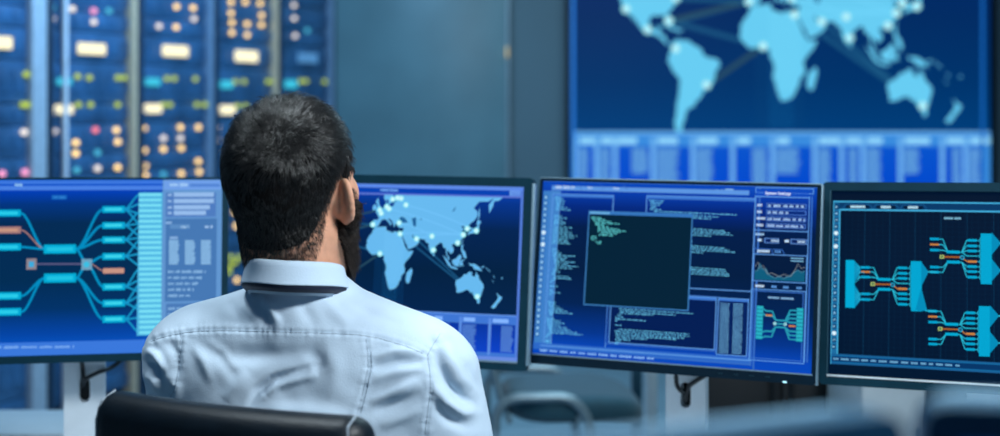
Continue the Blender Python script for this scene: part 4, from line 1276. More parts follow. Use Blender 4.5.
MB().tube([(.02, -.23, .385), (.02, .23, .385)], .011, 8).build('cross_bar', M['grey_tube'], vc)
MB().tube([(-.2, -.23, .385), (-.2, .23, .385)], .011, 8).build('cross_bar', M['grey_tube'], vc)

# ------------------------------------------------------------------ the man's chair
oc_a = R(-24)
oc = empty('office_chair', (-.285, 1.75, 0), oc_a, 'black leather office chair the man sits in, stitched along its rounded backrest', 'chair')
inv = Matrix.Rotation(-oc_a, 4, 'Z') @ Matrix.Translation(-Vector((-.285, 1.75, 0)))
bc = inv @ Vector((-.3255, 1.626, 0))          # backrest centre, chair space
BT = 1.022
bend = lambda x, y, z: (x, y - .55 * x * x + .10 * (z) * 0, z)
BW = .378
br = [(rboxf((bc.x, bc.y, BT - .28), (BW, .062, .56), .028, None, bend), 0)]
backrest = field_obj('backrest', br, (bc.x - .26, bc.y - .12, .40), (bc.x + .26, bc.y + .16, 1.06), .0045, M['leather'], oc)
for s in (-1, 1):
    x = bc.x + s * (BW / 2 - .013)
    yb_ = bc.y + .55 * (x - bc.x) ** 2
    pts = [(x, yb_ - .0280, z) for z in np.linspace(.5, BT - .03, 14)] + [(x - s * .004, yb_ - .022, BT - .008), (x - s * .006, yb_, BT + .0005)]
    MB().tube(pts, .0014, 6).build('seam', M['thread'], backrest)
field_obj('seat', [(rboxf((0, .16, .455), (.5, .5, .10), .04, None, lambda x, y, z: (x, y, z + .5 * np.maximum(y - .1, 0) ** 2)), 0)], (-.3, -.14, .36), (.3, .46, .55), .008, M['leather'], oc)
MB().box((bc.x * .5, bc.y * .5 + .03, .40), (.09, .30, .02), .006).tube([(bc.x, bc.y + .05, .42), (bc.x, bc.y + .052, .55), (bc.x, bc.y + .05, .75)], .02, 10).build('back_bracket', M['black'], oc)
MB().cyl((0, .12, .12), (0, .12, .30), .03).cyl((0, .12, .30), (0, .12, .41), .02).build('gas_column', M['chrome'], oc)
for k in range(5):
    a = R(72 * k + 20)
    e = Vector((math.cos(a) * .29, .12 + math.sin(a) * .29, .075))
    lg = MB().tube([(0, .12, .115), tuple((Vector((0, .12, .115)) + e) / 2 + Vector((0, 0, .004))), tuple(e)], [.028, .022, .016], 10).build('base_leg', M['chrome'], oc)
    MB().cyl((e.x - .022 * math.sin(a), e.y + .022 * math.cos(a), .03), (e.x + .022 * math.sin(a), e.y - .022 * math.cos(a), .03), .03, None, 16).cyl((e.x, e.y, .03), (e.x, e.y, .075), .008, None, 8).build('caster', M['black'], lg)
for s in (-1, 1):
    MB().tube([(s * .27, -.02, .45), (s * .29, -.02, .56), (s * .29, .0, .62)] , .014, 8).build('arm_post', M['chrome'], oc)
    MB().box((s * .29, .07, .632), (.06, .22, .028), .012, 3).build('armrest', M['leather'], oc)

# ------------------------------------------------------------------ the man
BX, BY = -.273, 1.86
psi = R(-14)
cb_, sb_ = math.cos(psi), math.sin(psi)
RB = np.array([[cb_, -sb_, 0], [sb_, cb_, 0], [0, 0, 1]])
def TB(x, y, z): return np.array([BX, BY, 0]) + RB @ np.array([x, y, z])
hpsi = R(-21)
ch_, sh_ = math.cos(hpsi), math.sin(hpsi)
RH = np.array([[ch_, -sh_, 0], [sh_, ch_, 0], [0, 0, 1]])
HC = np.array([-.2815, 1.885, 1.245])
def TH(x, y, z): return HC + RH @ np.array([x, y, z])
def headl(Pw): return (np.asarray(Pw) - HC) @ RH       # world -> head space

man = empty('person', (BX, BY, 0), 0, 'seated man with short dark hair and beard, seen from behind in a white shirt', 'person')
MO = np.array([BX, BY, 0])

fx = np.unique(np.concatenate([ar(-.82, -.40, .0055), ar(-.40, -.165, .0021), ar(-.165, .30, .0055)]))
fy = np.unique(np.concatenate([ar(1.60, 1.765, .0055), ar(1.765, 2.04, .0021), ar(2.04, 2.50, .0045)]))
fz = np.unique(np.concatenate([ar(.44, .66, .006), ar(.66, .77, .0035), ar(.77, 1.09, .006), ar(1.09, 1.40, .0021)]))
def mono(a, d): 
    o = [a[0]]
    for v in a[1:]:
        if v - o[-1] > d: o.append(v)
    return np.array(o)
fb = Field(mono(fx, .001), mono(fy, .001), mono(fz, .001))


def torso(f, g=0.0, k=.05):
    f.put(ell(TB(0, .075, .90), (.150 + g, .100 + g, .22 + g), RB), k)
    f.put(ell(TB(0, .075, .68), (.150 + g, .115 + g, .2), RB), k)
    f.put(ell(TB(0, .05, .57), (.17 + g, .135 + g, .11), RB), k)
    f.put(cap(TB(-.135, .035, 1.030), TB(.135, .035, 1.030), .050 + g), k)
    for s in (-1, 1):
        f.put(cap(TB(s * .02, .02, 1.078), TB(s * .15, .032, 1.034 if s < 0 else 1.026), .046 + g, .038 + g), k * .6)
        f.put(ell(TB(s * .085, .02, .95), (.075 + g, .055 + g, .11 + g), RB), k)

ARM = {-1: [(-.172, .035, 1.015), (-.185, .13, .77), (-.12, .375, .722), (-.085, .455, .708)],
       1: [(.180, .03, 1.012), (.225, .07, .77), (.185, .345, .722), (.165, .43, .708)]}
torso(fb)
fb.put(cap(TB(0, .04, 1.05), TH(0, -.010, -.045), .060, .058), .03)
fb.put(cap(TB(-.026, .02, 1.06), TH(-.018, -.03, -.05), .036, .036), .02); fb.put(cap(TB(.026, .02, 1.06), TH(.018, -.03, -.05), .036, .036), .02)
for s in (-1, 1):
    A = ARM[s]
    fb.put(cap(TB(*A[0]), TB(*A[1]), .047, .037), .03)
    fb.put(cap(TB(*A[1]), TB(*A[2]), .036, .025), .02)
    fb.put(cap(TB(s * .09, .08, .555), TB(s * .115, .34, .545), .078, .066), .04)
    # hand lying on the desk edge: palm, four bent fingers, thumb
    w0 = np.array(A[2]); hd = np.array(A[3]) - w0; hd = hd / np.linalg.norm(hd)
    sd = np.array([hd[1], -hd[0], 0.0]); sd /= np.linalg.norm(sd)     # to the hand's right
    up = np.array([0, 0, 1.0])
    pal = w0 + hd * .05
    fb.put(ell(TB(*pal), (.037, .05, .0135), RB @ np.stack([sd, hd, up], 1)), .012)
    for i, (o, L) in enumerate(((-.029, .066), (-.010, .077), (.010, .072), (.028, .056))):
        if s < 0: o = -o
        a0 = w0 + hd * (.088 - abs(o) * .15) + sd * o + up * .003
        a1 = a0 + hd * L * .45 + sd * o * .12 + up * .006
        a2 = a1 + hd * L * .32 + sd * o * .06 - up * .011
        a3 = a2 + hd * L * .2 - up * .015
        fb.put(cap(TB(*a0), TB(*a1), .0092, .0084), .003); fb.put(cap(TB(*a1), TB(*a2), .0083, .0076), .001); fb.put(cap(TB(*a2), TB(*a3), .0076, .0066), .001)
    th = -s
    b0 = w0 + hd * .03 + sd * th * .028; b1 = b0 + hd * .03 + sd * th * .022 - up * .004; b2 = b1 + hd * .03 + sd * th * .005 - up * .008
    fb.put(cap(TB(*b0), TB(*b1), .0125, .0105), .006); fb.put(cap(TB(*b1), TB(*b2), .0102, .008), .001)
# head
fb.put(ell(TH(0, -.012, .042), (.0735, .094, .083), RH), .02)
fb.put(ell(TH(0, -.028, .016), (.056, .058, .078), RH), .02)
fb.put(ell(TH(0, .036, -.030), (.0620, .058, .082), RH), .025)
fb.put(ell(TH(0, .062, -.088), (.032, .026, .022), RH), .022)
for s in (-1, 1):
    fb.put(cap(TH(s * .051, .006, -.045), TH(s * .034, .056, -.088), .016, .016), .025)      # jaw
    fb.put(ell(TH(s * .044, .062, .006), (.020, .021, .020), RH), .03)                      # cheekbone
    fb.put(cap(TH(s * .012, .092, .034), TH(s * .042, .080, .034), .008, .008), .012)        # brow
    fb.put(ell(TH(s * .033, .098, .017), (.016, .013, .011), RH), .010, True)                # socket
    fb.put(ell(TH(s * .032, .0815, .016), (.0135, .0125, .0115), RH), .003)                  # eyeball under lids
    fb.put(ell(TH(s * .032, .096, .0160), (.0118, .013, .0048), RH), .002, True)             # lid opening
    fb.put(ell(TH(s * .010, .107, -.026), (.008, .009, .007), RH), .006)                     # nostril wing
fb.put(cap(TH(0, .093, .028), TH(0, .115, -.020), .0075, .0105), .012)
fb.put(cap(TH(-.017, .088, -.054), TH(.017, .088, -.054), .0065), .006); fb.put(cap(TH(-.014, .087, -.064), TH(.014, .087, -.064), .007), .006)
# ears
for s in (-1, 1):
    fl = R(50 if s > 0 else 10)
    tb_ = np.array([s * math.sin(fl), -math.cos(fl), 0])       # from the front edge backwards and outwards
    upv = np.array([0, -.16, 1.0]); upv /= np.linalg.norm(upv)
    nn = np.cross(tb_, upv); nn /= np.linalg.norm(nn); upv = np.cross(nn, tb_)
    if nn[0] * s < 0: nn = -nn
    c0 = np.array([s * (.0705 if s > 0 else .0685), .006, .000]) + tb_ * .016
    Q = RH @ np.stack([nn, tb_, upv], 1)
    if np.linalg.det(Q) < 0: Q[:, 0] *= -1
    fb.put(ell(TH(*c0), (.0062, .0175, .0285), Q), .006)
    fb.put(ell(TH(*(c0 - upv * .022 - tb_ * .006)), (.006, .010, .0115), Q), .006)
    fb.put(ell(TH(*(np.array([s * .070, .004, -.002]))), (.012, .014, .022), RH), .008)
    fb.put(ell(TH(*(c0 + nn * .0075 - tb_ * .003)), (.0065, .0095, .017), Q), .003, True)
    rim = []
    for i in range(9):
        a = R(-150 + i * 37)
        rim.append(c0 + tb_ * (.0160 * math.cos(a) * .98) + upv * (.0275 * math.sin(a)) + nn * .0015)
    rim = [c0 + tb_ * (.0163 * math.cos(R(d))) + upv * (.0270 * math.sin(R(d))) + nn * .0020 for d in range(-60, 200, 20)]
    for a, b in zip(rim[:-1], rim[1:]): fb.put(cap(TH(*a), TH(*b), .0036), .0022)
VB, FB = fb.mesh()
def _vn(V, Fq):
    n = np.cross(V[Fq[:, 2]] - V[Fq[:, 0]], V[Fq[:, 3]] - V[Fq[:, 1]])
    N = np.zeros_like(V)
    for k in range(4): np.add.at(N, Fq[:, k], n)
    return N / np.maximum(np.linalg.norm(N, axis=1), 1e-12)[:, None]
tuck = np.clip((1.136 - VB[:, 2]) / .014, 0, 1) * np.clip((VB[:, 2] - .98) / .05, 0, 1)   # neck base stays under the collar
VB = VB - _vn(VB, FB) * (.010 * tuck)[:, None]
print('body', len(VB), len(FB))
body = raw_obj('body', VB - MO, FB, M['skin'], man)
del fb

# facial details
for s in (-1, 1):
    e = TH(s * .032, .0800, .0160)
    eb = MB().ball(Vector(e - MO), .0118, seg=20).build('eye', M['eye'], man)
    ii = TH(s * .032, .0872, .0160)
    MB().ball(Vector(ii - MO), .0060, seg=14).build('iris', M['iris'], eb)
lp = MB()
for dz, r_ in ((-.0545, .0046), (-.0630, .0052)):
    lp.tube([Vector(TH(x, .0945 - 14 * x * x, dz + (0 if dz < -.06 else -4 * x * x)) - MO) for x in np.linspace(-.021, .021, 9)], [r_ * q for q in (.35, .6, .85, .97, 1, .97, .85, .6, .35)], 8)
lp.build('lips', M['lip'], man)

# --- hair
tri = np.concatenate([FB[:, [0, 1, 2]], FB[:, [0, 2, 3]]])
bvh = BVHTree.FromPolygons([tuple(v) for v in VB], [tuple(int(i) for i in q) for q in FB])
HL = np.array([(0, .090), (40, .090), (54, .089), (68, .074), (77, .034), (80, .0), (82, -.03), (86, -.03), (89, .030), (99, .034), (105, .012), (114, -.024), (125, -.049), (140, -.066), (160, -.075), (180, -.076)])
def hairline(q):
    phi = np.degrees(np.abs(np.arctan2(q[:, 0], q[:, 1])))
    return np.interp(phi, HL[:, 0], HL[:, 1]), phi
def ear_zone(q): return (np.abs(q[:, 0]) > .0765) & (q[:, 1] > -.030) & (q[:, 1] < .022) & (q[:, 2] < .034) & (q[:, 2] > -.04)
qv = headl(VB)
def vnormals(V, Fq):
    a = V[Fq[:, 0]]; n = np.cross(V[Fq[:, 2]] - a, V[Fq[:, 3]] - V[Fq[:, 1]])
    N = np.zeros_like(V)
    for k in range(4): np.add.at(N, Fq[:, k], n)
    return N / np.maximum(np.linalg.norm(N, axis=1), 1e-12)[:, None]
NB = vnormals(VB, FB)
hl, phi = hairline(qv)
hd_ = np.clip((qv[:, 2] - hl) / .03, -1, 1)
inhead = (VB[:, 2] > 1.10)
hm = inhead & (qv[:, 2] > hl + np.where(phi > 100, .013, .012)) & ~ear_zone(qv) & (np.linalg.norm(qv, axis=1) < .16)
keep = hm[FB].all(1)
used = np.unique(FB[keep]); remap = -np.ones(len(VB), int); remap[used] = np.arange(len(used))
thick = .0008 + .0055 * np.clip((qv[used, 2] - hl[used] - .012) / .06, 0, 1)
capV = VB[used] + NB[used] * thick[:, None]
hair_o = raw_obj('hair', capV - MO, remap[FB[keep]], M['scalp'], man)

WH_ = np.array([.026, -.086, .078])


def strands(name, sel_faces, count, length_fn, flow_fn, lift_fn, rad, m, parent, seed, seg=5, clump=.35, jit=.18):
    rng = np.random.RandomState(seed)
    T = sel_faces
    ar_ = np.linalg.norm(np.cross(VB[T[:, 1]] - VB[T[:, 0]], VB[T[:, 2]] - VB[T[:, 0]]), axis=1)
    pick = rng.choice(len(T), count, p=ar_ / ar_.sum())
    a = rng.rand(count, 2); fl_ = a.sum(1) > 1; a[fl_] = 1 - a[fl_]
    t = T[pick]
    P0 = VB[t[:, 0]] * (1 - a.sum(1))[:, None] + VB[t[:, 1]] * a[:, :1] + VB[t[:, 2]] * a[:, 1:]
    N0 = NB[t[:, 0]]
    q0 = headl(P0)
    Ls = length_fn(q0) * (0.75 + .5 * rng.rand(count))
    lf = lift_fn(q0)
    VV, FF = [], []
    for i in range(count):
        p = Vector(P0[i]); n = Vector(N0[i])
        L = Ls[i]
        cn = noise.noise_vector(Vector(q0[i]) * 95.0)
        cn2 = noise.noise_vector(Vector(q0[i]) * 28.0 + Vector((7, 3, 1)))
        jv = Vector(rng.randn(3)) * jit
        fl0 = Vector(flow_fn(q0[i][None])[0])
        pts = [p - n * .001]
        pos = p.copy()
        hgt = 0.0
        for k in range(1, seg):
            s = k / (seg - 1)
            hit, nn_, _, _ = bvh.find_nearest(pos)
            if hit is None: break
            fq = Vector(flow_fn(headl(np.array(pos))[None])[0]) if k % 2 == 1 else fq
            d = fq + cn * clump + cn2 * clump * .8 + jv
            d = d - nn_ * d.dot(nn_)
            if d.length < 1e-5: d = fl0
            d.normalize()
            pos = pos + d * (L / (seg - 1))
            hit, nn_, _, _ = bvh.find_nearest(pos)
            hgt = lf[i] * L * (1 - (1 - s) ** 2) * (1 + .5 * cn.z) + .0008
            pos = hit + nn_ * hgt
            pts.append(pos.copy())
        b0 = len(VV)
        for k, q in enumerate(pts):
            d = (pts[min(k + 1, len(pts) - 1)] - pts[max(k - 1, 0)]).normalized()
            u = d.cross(n); u = u.normalized() if u.length > 1e-6 else d.orthogonal().normalized()
            w = d.cross(u)
            r_ = rad * min(1.0, max(.55, L / .014)) * (1.0 if k == 0 else (1 - .85 * (k / (seg - 1)) ** 2))
            for j in range(3):
                an = 2.0944 * j
                VV.append(q + (u * math.cos(an) + w * math.sin(an)) * r_)
        for k in range(len(pts) - 1):
            for j in range(3):
                jj = (j + 1) % 3
                FF.append((b0 + k * 3 + j, b0 + k * 3 + jj, b0 + k * 3 + 3 + jj, b0 + k * 3 + 3 + j))
    return raw_obj(name, np.array(VV) - MO, np.array(FF), m, parent)


def flow_head(q):
    d = q - WH_
    L = np.linalg.norm(d, axis=1, keepdims=True)
    d = d / np.maximum(L, 1e-6)
    n = q / np.linalg.norm(q, axis=1, keepdims=True)
    sw = np.cross(n, d) * (-.9) * np.exp(-(L / .05) ** 2)
    dn = np.zeros_like(q); dn[:, 2] = -1
    low = np.clip((.075 - q[:, 2:3]) / .07, 0, 1) * np.clip(L / .05, 0, 1)
    v = d * (1 - .75 * low) + sw + dn * low
    return v @ RH.T


def hair_len(q):
    hl_, ph = hairline(q)
    h = np.clip((q[:, 2] - hl_) / .14, 0, 1)
    top = np.clip((q[:, 2] - .03) / .08, 0, 1)
    return .0060 + .011 * np.clip((q[:, 2] - hl_ - .01) / .07, 0, 1) + .019 * top


def hair_lift(q):
    top = np.clip((q[:, 2] - .03) / .08, 0, 1)
    return .32 + .12 * top


ft = tri
hq = headl(VB[ft].mean(1))
hl2, ph2 = hairline(hq)
fz_ = VB[ft].mean(1)[:, 2] > 1.12
rs = np.random.RandomState(2)
edge = (hq[:, 2] - hl2) + rs.randn(len(ft)) * np.where(ph2 > 100, .010, .005)
selh = fz_ & (edge > -.002) & ~ear_zone(hq) & (np.linalg.norm(hq, axis=1) < .16)
strands('hair_strands', ft[selh], 21000, hair_len, flow_head, hair_lift, .00055, M['hair'], hair_o, 3, clump=.55)
selw = fz_ & (np.linalg.norm(hq - WH_, axis=1) < .024)
def flow_whorl(q):
    v = np.zeros_like(q); v[:, 0] = .5; v[:, 2] = -.8; return v @ RH.T
strands('crown_strands', ft[selw], 700, lambda q: np.full(len(q), .024), flow_whorl, lambda q: np.full(len(q), .42), .00055, M['hair'], hair_o, 17, clump=.8, jit=.7)
# stubble that fades out on the nape
seln = fz_ & (hq[:, 2] < hl2 + .006) & (hq[:, 2] > hl2 - .022) & (ph2 > 102) & (np.linalg.norm(hq, axis=1) < .16)
strands('nape_stubble', ft[seln], 2600, lambda q: np.full(len(q), .0050), flow_head, lambda q: np.full(len(q), .3), .00030, M['hair'], hair_o, 5, clump=.15, jit=.6)

# --- beard
def beard_mask(q):
    ph = np.degrees(np.abs(np.arctan2(q[:, 0], q[:, 1])))
    top = np.interp(ph, [0, 14, 24, 40, 60, 76, 88], [-.036, -.038, -.044, -.006, .004, .012, .022])
    mouth = (np.abs(q[:, 0]) < .021) & (q[:, 2] < -.049) & (q[:, 2] > -.069)
    low = np.interp(ph, [0, 40, 70, 90], [-.118, -.104, -.076, -.05])
    return (ph < 92) & (q[:, 2] < top) & (q[:, 2] > low) & ~mouth & (q[:, 1] > -.004)
bsel = fz_ & beard_mask(hq) & (np.linalg.norm(hq, axis=1) < .16)
bmv = inhead & beard_mask(qv)
kb = bmv[FB].all(1)
ub = np.unique(FB[kb]); rmb = -np.ones(len(VB), int); rmb[ub] = np.arange(len(ub))
beard_o = raw_obj('beard', VB[ub] + NB[ub] * .0025 - MO, rmb[FB[kb]], M['beard'], man)
def flow_beard(q):
    v = np.zeros_like(q); v[:, 2] = -1; v[:, 1] = .35; v[:, 0] = .25 * np.sign(q[:, 0])
    return v @ RH.T
strands('beard_strands', ft[bsel], 7000, lambda q: .013 + .004 * np.clip(-q[:, 2] / .1, 0, 1), flow_beard, lambda q: np.full(len(q), .75), .00034, M['beard'], beard_o, 9, clump=.5, jit=.3)
browm = fz_ & (np.abs(hq[:, 2] - .038 + .1 * np.abs(np.abs(hq[:, 0]) - .03)) < .0045) & (np.abs(hq[:, 0]) > .012) & (np.abs(hq[:, 0]) < .050) & (hq[:, 1] > .05)
def flow_brow(q):
    v = np.zeros_like(q); v[:, 0] = np.sign(q[:, 0]); v[:, 2] = .2; return v @ RH.T
for s in (-1, 1):
    strands('eyebrow', ft[browm & (hq[:, 0] * s > 0)], 350, lambda q: np.full(len(q), .009), flow_brow, lambda q: np.full(len(q), .2), .0003, M['beard'], man, 12)

# --- shirt
fs = Field(ar(-.66, .10, .0032), ar(1.62, 2.40, .0036), ar(.50, 1.20, .0032))
torso(fs, .013, .06)
fs.put(ell(TB(.0, .045, .93), (.195, .095, .15), RB), .05)
for s in (-1, 1):
    A = ARM[s]
    fs.put(cap(TB(*A[0]), TB(*A[1]), .066, .058), .035)
    fs.put(cap(TB(*A[1]), TB(*(np.array(A[1]) * .12 + np.array(A[2]) * .88)), .054, .037), .025)
    fs.put(cap(TB(*(np.array(A[1]) * .2 + np.array(A[2]) * .8)), TB(*(np.array(A[1]) * .05 + np.array(A[2]) * .95)), .037, .036), .006)   # cuff
    c_ = TB(*(np.array(A[1]) * .02 + np.array(A[2]) * .98)); c2 = TB(*(np.array(A[3])))
    fs.put(cap(c_, c2, .029, .03), 0, True)
fs.put(cap(TB(0, .032, 1.03), TB(0, .034, 1.098), .074, .066), .02)
fs.put(cap(TB(0, .03, 1.198), TH(0, -.01, .0), .0635), .004, True)
VS, FS = fs.mesh(); del fs
NS = vnormals(VS, FS)
print('shirt', len(VS))
pxs = np.stack([500 + F * VS[:, 0] / VS[:, 1], HOR - F * (VS[:, 2] - CZ) / VS[:, 1]], 1)
facing = np.clip(.15 - NS[:, 1], 0, .5) / .5


def pdist(pl):
    """distance in px to a polyline and signed side, and the position along it"""
    best = np.full(len(pxs), 1e9); side = np.zeros(len(pxs)); al = np.zeros(len(pxs))
    acc = 0.0
    tot = sum(math.dist(a, b) for a, b in zip(pl[:-1], pl[1:]))
    for a, b in zip(pl[:-1], pl[1:]):
        a = np.array(a, float); d = np.array(b, float) - a; L = np.linalg.norm(d); d /= L
        r = pxs - a
        t = np.clip(r @ d, 0, L)
        e = r - t[:, None] * d
        dd = np.linalg.norm(e, axis=1)
        m = dd < best
        best[m] = dd[m]; side[m] = np.sign(d[0] * r[m, 1] - d[1] * r[m, 0]); al[m] = (acc + t[m]) / tot
        acc += L
    return best, side, al


disp = np.zeros(len(VS))
def ridge(pl, w, amp, asym=0.0):
    global disp
    d, sd, al = pdist(pl)
    ds = d * sd
    env = np.clip(np.sin(np.pi * np.clip(al, .02, .98)), 0, 1) ** .6
    w1 = np.where(ds > 0, w * (1 + asym), w * (1 - asym))
    disp = disp + 1.45 * amp * env * np.exp(-(d / w1) ** 2)
# (folds traced on the back of the shirt: positive stands out, negative is a valley)
ridge([(263, 296), (272, 310), (281, 326)], 5, .0035, .4); ridge([(254, 297), (262, 312), (268, 326)], 5, -.003)
ridge([(242, 303), (249, 312), (255, 321)], 4, .0022); ridge([(228, 300), (238, 318), (240, 326)], 5, -.0018)
ridge([(300, 297), (306, 312), (316, 328)], 7, -.0022); ridge([(322, 294), (334, 310), (352, 326)], 7, .002)
ridge([(345, 297), (372, 312), (404, 326)], 6, -.0016)
ridge([(312, 366), (290, 373), (272, 379), (257, 390), (247, 410)], 5.5, -.0062, -.45); ridge([(320, 374), (296, 380), (278, 386), (266, 396)], 7, .0055, .4)
ridge([(250, 372), (235, 388), (225, 402)], 8, .0028); ridge([(215, 350), (228, 366), (238, 380)], 6, -.002)
ridge([(195, 342), (232, 356), (292, 354), (330, 349)], 9, -.004); ridge([(268, 414), (305, 412), (350, 418)], 8, .006)
ridge([(192, 345), (205, 362), (212, 384)], 5, .0022); ridge([(206, 340), (222, 352), (236, 372)], 5, .0018)
ridge([(147, 349), (158, 355), (166, 371)], 4.5, .006, .4); ridge([(146, 361), (156, 366), (160, 380)], 4, -.006); ridge([(145, 375), (156, 379), (158, 392)], 4.5, .0055); ridge([(166, 340), (176, 352), (178, 372)], 5, -.003)
ridge([(168, 372), (178, 388), (176, 402)], 5, .003)
ridge([(371, 358), (393, 351), (421, 352)], 5, .0034, .3); ridge([(372, 368), (396, 361), (424, 360)], 5, -.003); ridge([(370, 380), (398, 372), (426, 368)], 5, .003)
ridge([(368, 403), (396, 391), (420, 378)], 6, .0042, .3); ridge([(372, 412), (400, 402), (424, 392)], 6, -.0034); ridge([(378, 426), (404, 416), (424, 408)], 6, .003)
ridge([(306, 352), (318, 360), (322, 372)], 7, -.0022); ridge([(330, 345), (336, 372), (330, 402)], 10, .002)
ridge([(436, 346), (441, 366), (450, 384), (462, 397), (476, 404)], 6, -.0055, .4); ridge([(444, 342), (450, 360), (460, 378), (474, 390)], 7, .0055); ridge([(434, 384), (446, 402), (462, 412), (478, 412)], 6, .006)
ridge([(436, 404), (450, 420), (470, 428)], 6, -.0045); ridge([(466, 362), (474, 378), (484, 392)], 5, -.003); ridge([(430, 340), (440, 334), (452, 340)], 5, .002)
YOKE = [(151, 341), (163, 336.5), (182, 332.5), (200, 330.5), (225, 330), (272, 331), (319, 332.5), (357, 334), (380, 338), (404, 345), (425, 353.5)]
LSEAM = [(181.5, 334), (180, 352), (178.5, 372), (176, 388), (170, 398)]
RSEAM = [(366, 339), (368, 352), (368.5, 367), (365, 385), (361.5, 400), (357, 415)]
ARMH = [(440, 334), (433, 345), (427.5, 355), (430, 372), (431, 390), (428, 410), (425, 436)]
LARMH = [(163, 327), (153, 338), (149, 350), (152, 372), (156, 396)]
rr = np.random.RandomState(4)
for pl, amp in ((YOKE, .0016), (LSEAM, .0014), (RSEAM, .0016), (ARMH, .0018)):
    d, sd, al = pdist(pl)
    n = sum(math.dist(a, b) for a, b in zip(pl[:-1], pl[1:]))
    disp = disp - amp * .6 * np.exp(-(d / 1.5) ** 2) + amp * .35 * np.exp(-((d - 3.5) / 2) ** 2)
    w = np.sin(al * n * .95 + 2.2 * np.sin(al * n * .21 + 1) + 1.3 * np.sin(al * n * .083))
    disp = disp + .0006 * w * np.exp(-(d / 5.5) ** 2)
for i in range(len(VS)):
    if facing[i] > 0 or VS[i, 2] > .7:
        p = Vector(VS[i])
        disp[i] += .0032 * noise.noise(Vector((p.x * 11, p.y * 9, p.z * 17))) + .0012 * noise.noise(Vector((p.x * 34 + p.z * 20, p.y * 30, p.z * 38 - p.x * 15)))
fmask = np.where(facing > 0, .35 + .65 * facing, .3)
VS2 = VS + NS * (disp * fmask)[:, None]
shirt = raw_obj('shirt', VS2 - MO, FS, M['shirt'], man)
sb = BVHTree.FromPolygons([tuple(v) for v in VS2], [tuple(int(i) for i in q) for q in FS])
cam0 = Vector((0, 0, CZ))


def on_shirt(px, py):
    d = (wp(px, py, 1.0) - cam0).normalized()
    h, n, _, _ = sb.ray_cast(cam0, d)
    return (h, n) if h is not None and h.y < 2.1 else (None, None)


def stitch(name, pl, dx=0.0, dy=0.0):
    mb = MB()
    pts = []
    for a, b in zip(pl[:-1], pl[1:]):
        n = max(1, int(math.dist(a, b) / 1.1))
        for k in range(n): pts.append((a[0] + (b[0] - a[0]) * k / n + dx, a[1] + (b[1] - a[1]) * k / n + dy))
    run = []
    for i, p_ in enumerate(pts):
        h, n_ = on_shirt(*p_)
        if h is None: continue
        run.append(h + n_ * .0002 - Vector(MO))
        if len(run) == 3:
            mb.tube(run, .00055, 5); run = run[-1:] if i % 4 else []
    return mb.build(name, M['stitch'], shirt)

stitch('yoke_seam', YOKE, 0, .6); stitch('back_seam', LSEAM); stitch('back_seam', RSEAM); stitch('armhole_seam', ARMH); stitch('back_seam', [(x + 3.5, y) for x, y in RSEAM[1:]])

# collar: stand and fall swept round the neck
NC = np.array([-.2755, 1.872, 0])
def collar_ring(prof, gap, rx, ry, zf, name, m, par, n=72):
    V, Fc = [], []
    k = len(prof)
    for i in range(n + 1):
        a = gap + (2 * math.pi - 2 * gap) * i / n            # 0 = front, running round
        ux, uy = math.sin(a), math.cos(a)
        for (o, z) in prof:
            x = ux * (rx + o); y = uy * (ry + o)
            zz = z(a) if callable(z) else z
            p = np.array([x, y, 0]) + NC
            V.append((p[0], p[1], zz - zf * ((uy + 1) / 2) ** 1.5 - .003 * ux))
    for i in range(n):
        for j in range(k):
            jj = (j + 1) % k
            Fc.append((i * k + j, i * k + jj, (i + 1) * k + jj, (i + 1) * k + j))
    o = raw_obj(name, np.array(V) - MO, np.array(Fc), m, par)
    return o
CT = 1.1715
prof = [(-.001, CT - .045), (-.001, CT - .006), (.000, CT - .001), (.0025, CT), (.005, CT - .002), (.0065, CT - .008), (.009, CT - .018), (.0115, CT - .0285), (.0125, CT - .0305), (.0105, CT - .031), (.008, CT - .025), (.004, CT - .012), (.003, CT - .045)]
collar_ring(prof, .22, .0605, .066, .034, 'collar', M['shirt'], shirt)
collar_ring([(.0025, CT - .041), (.0025, CT - .024), (.0098, CT - .027), (.0112, CT - .0345), (.0090, CT - .0365), (.005, CT - .041)], .22, .0605, .066, .034, 'collar_band', M['navy'], shirt)

# trousers, belt line hidden by the shirt, shoes
tp = []
for s in (-1, 1):
    tp += [(cap(TB(s * .09, .05, .56), TB(s * .12, .47, .535), .098, .078), .04), (cap(TB(s * .12, .47, .535), TB(s * .12, .44, .12), .076, .062), .03)]
tp.append((ell(TB(0, .05, .58), (.185, .15, .12), RB), .05))
field_obj('trousers', tp, (-.62, 1.62, .06), (.16, 2.46, .74), .009, M['trousers'], man, MO)
for s in (-1, 1):
    field_obj('shoe', [(cap(TB(s * .12, .42, .05), TB(s * .125, .58, .042), .042, .038), .02), (cap(TB(s * .12, .43, .06), TB(s * .12, .435, .12), .04, .042), .02),
                       (ell(TB(s * .125, .60, .04), (.045, .05, .036), RB), .02)], (-.6, 2.1, .0), (.2, 2.66, .2), .006, M['shoe'], man, MO)

# ------------------------------------------------------------------ light
def area(name, loc, rot, size, power, col, sy=None):
    l = bpy.data.lights.new(name, 'AREA')
    l.energy = power; l.color = col; l.shape = 'RECTANGLE'; l.size = size; l.size_y = sy or size
    o = bpy.data.objects.new(name, l); C.objects.link(o)
    o.location = loc; o.rotation_euler = rot
    return o

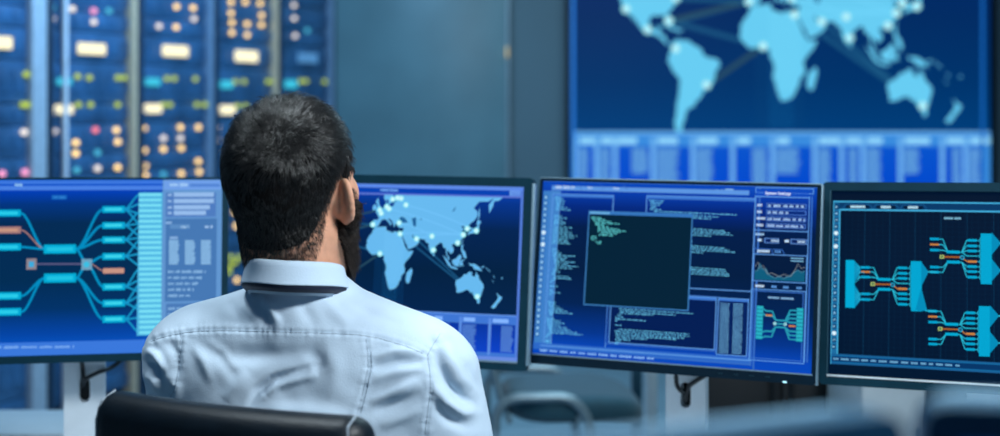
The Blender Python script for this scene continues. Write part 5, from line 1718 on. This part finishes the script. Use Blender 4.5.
def aim(o, t):
    d = Vector(t) - o.location
    o.rotation_euler = d.to_track_quat('-Z', 'Y').to_euler()
    return o

aim(area('added_overhead_light', (1.15, 0.8, 2.5), (0, 0, 0), 0.5, 58, (0.86, 0.95, 1.0), 0.45), (-.25, 1.75, 1.0))  # key light added to brighten the shirt from the right, no fixture
aim(area('added_overhead_light', (-0.75, 1.95, 2.75), (0, 0, 0), 0.6, 24, (0.80, 0.93, 1.0), 0.4), (-.3, 1.8, 1.1))  # light added above the man for hair and shoulder highlights, no fixture
area('added_overhead_light', (1.2, 4.6, 2.9), (0, 0, 0), 1.6, 34, (0.60, 0.90, 1.0), 0.6)  # light added over the background, no fixture modelled
area('added_overhead_light', (0.2, 6.6, 2.95), (0, 0, 0), 1.6, 20, (0.62, 0.88, 1.0), 0.5)  # added in the same way, nearer the back wall
aim(area('added_rack_light', (-0.6, 5.2, 2.9), (0, 0, 0), 0.8, 60, (0.30, 0.62, 1.0), 0.5), (-1.9, 5.7, 1.4))  # blue light added to brighten the rack fronts, no lamp there

w = bpy.data.worlds.new('room_dim')
SC.world = w
w.use_nodes = True
w.node_tree.nodes['Background'].inputs[0].default_value = (0.13, 0.36, 0.66, 1)
w.node_tree.nodes['Background'].inputs[1].default_value = 0.15

# ------------------------------------------------------------------ camera
cd = bpy.data.cameras.new('camera')
cam = bpy.data.objects.new('camera', cd)
C.objects.link(cam)
cam.location = (0, 0, CZ)
cam.rotation_euler = (R(90), 0, 0)
cd.sensor_width = 36.0
cd.lens = F * 36.0 / 1000.0
cd.shift_y = -(218.0 - HOR) / 1000.0
cd.clip_start = 0.05
cd.dof.use_dof = True
cd.dof.focus_distance = 2.02
cd.dof.aperture_fstop = 2.75
SC.camera = cam
SC.view_settings.view_transform = 'Standard'
SC.view_settings.look = 'None'
SC.view_settings.gamma = 1.0
SC.view_settings.exposure = 0.0
SC.view_settings.use_curve_mapping = False
SC.cycles.use_denoising = True
SC.cycles.sample_clamp_indirect = 4.0
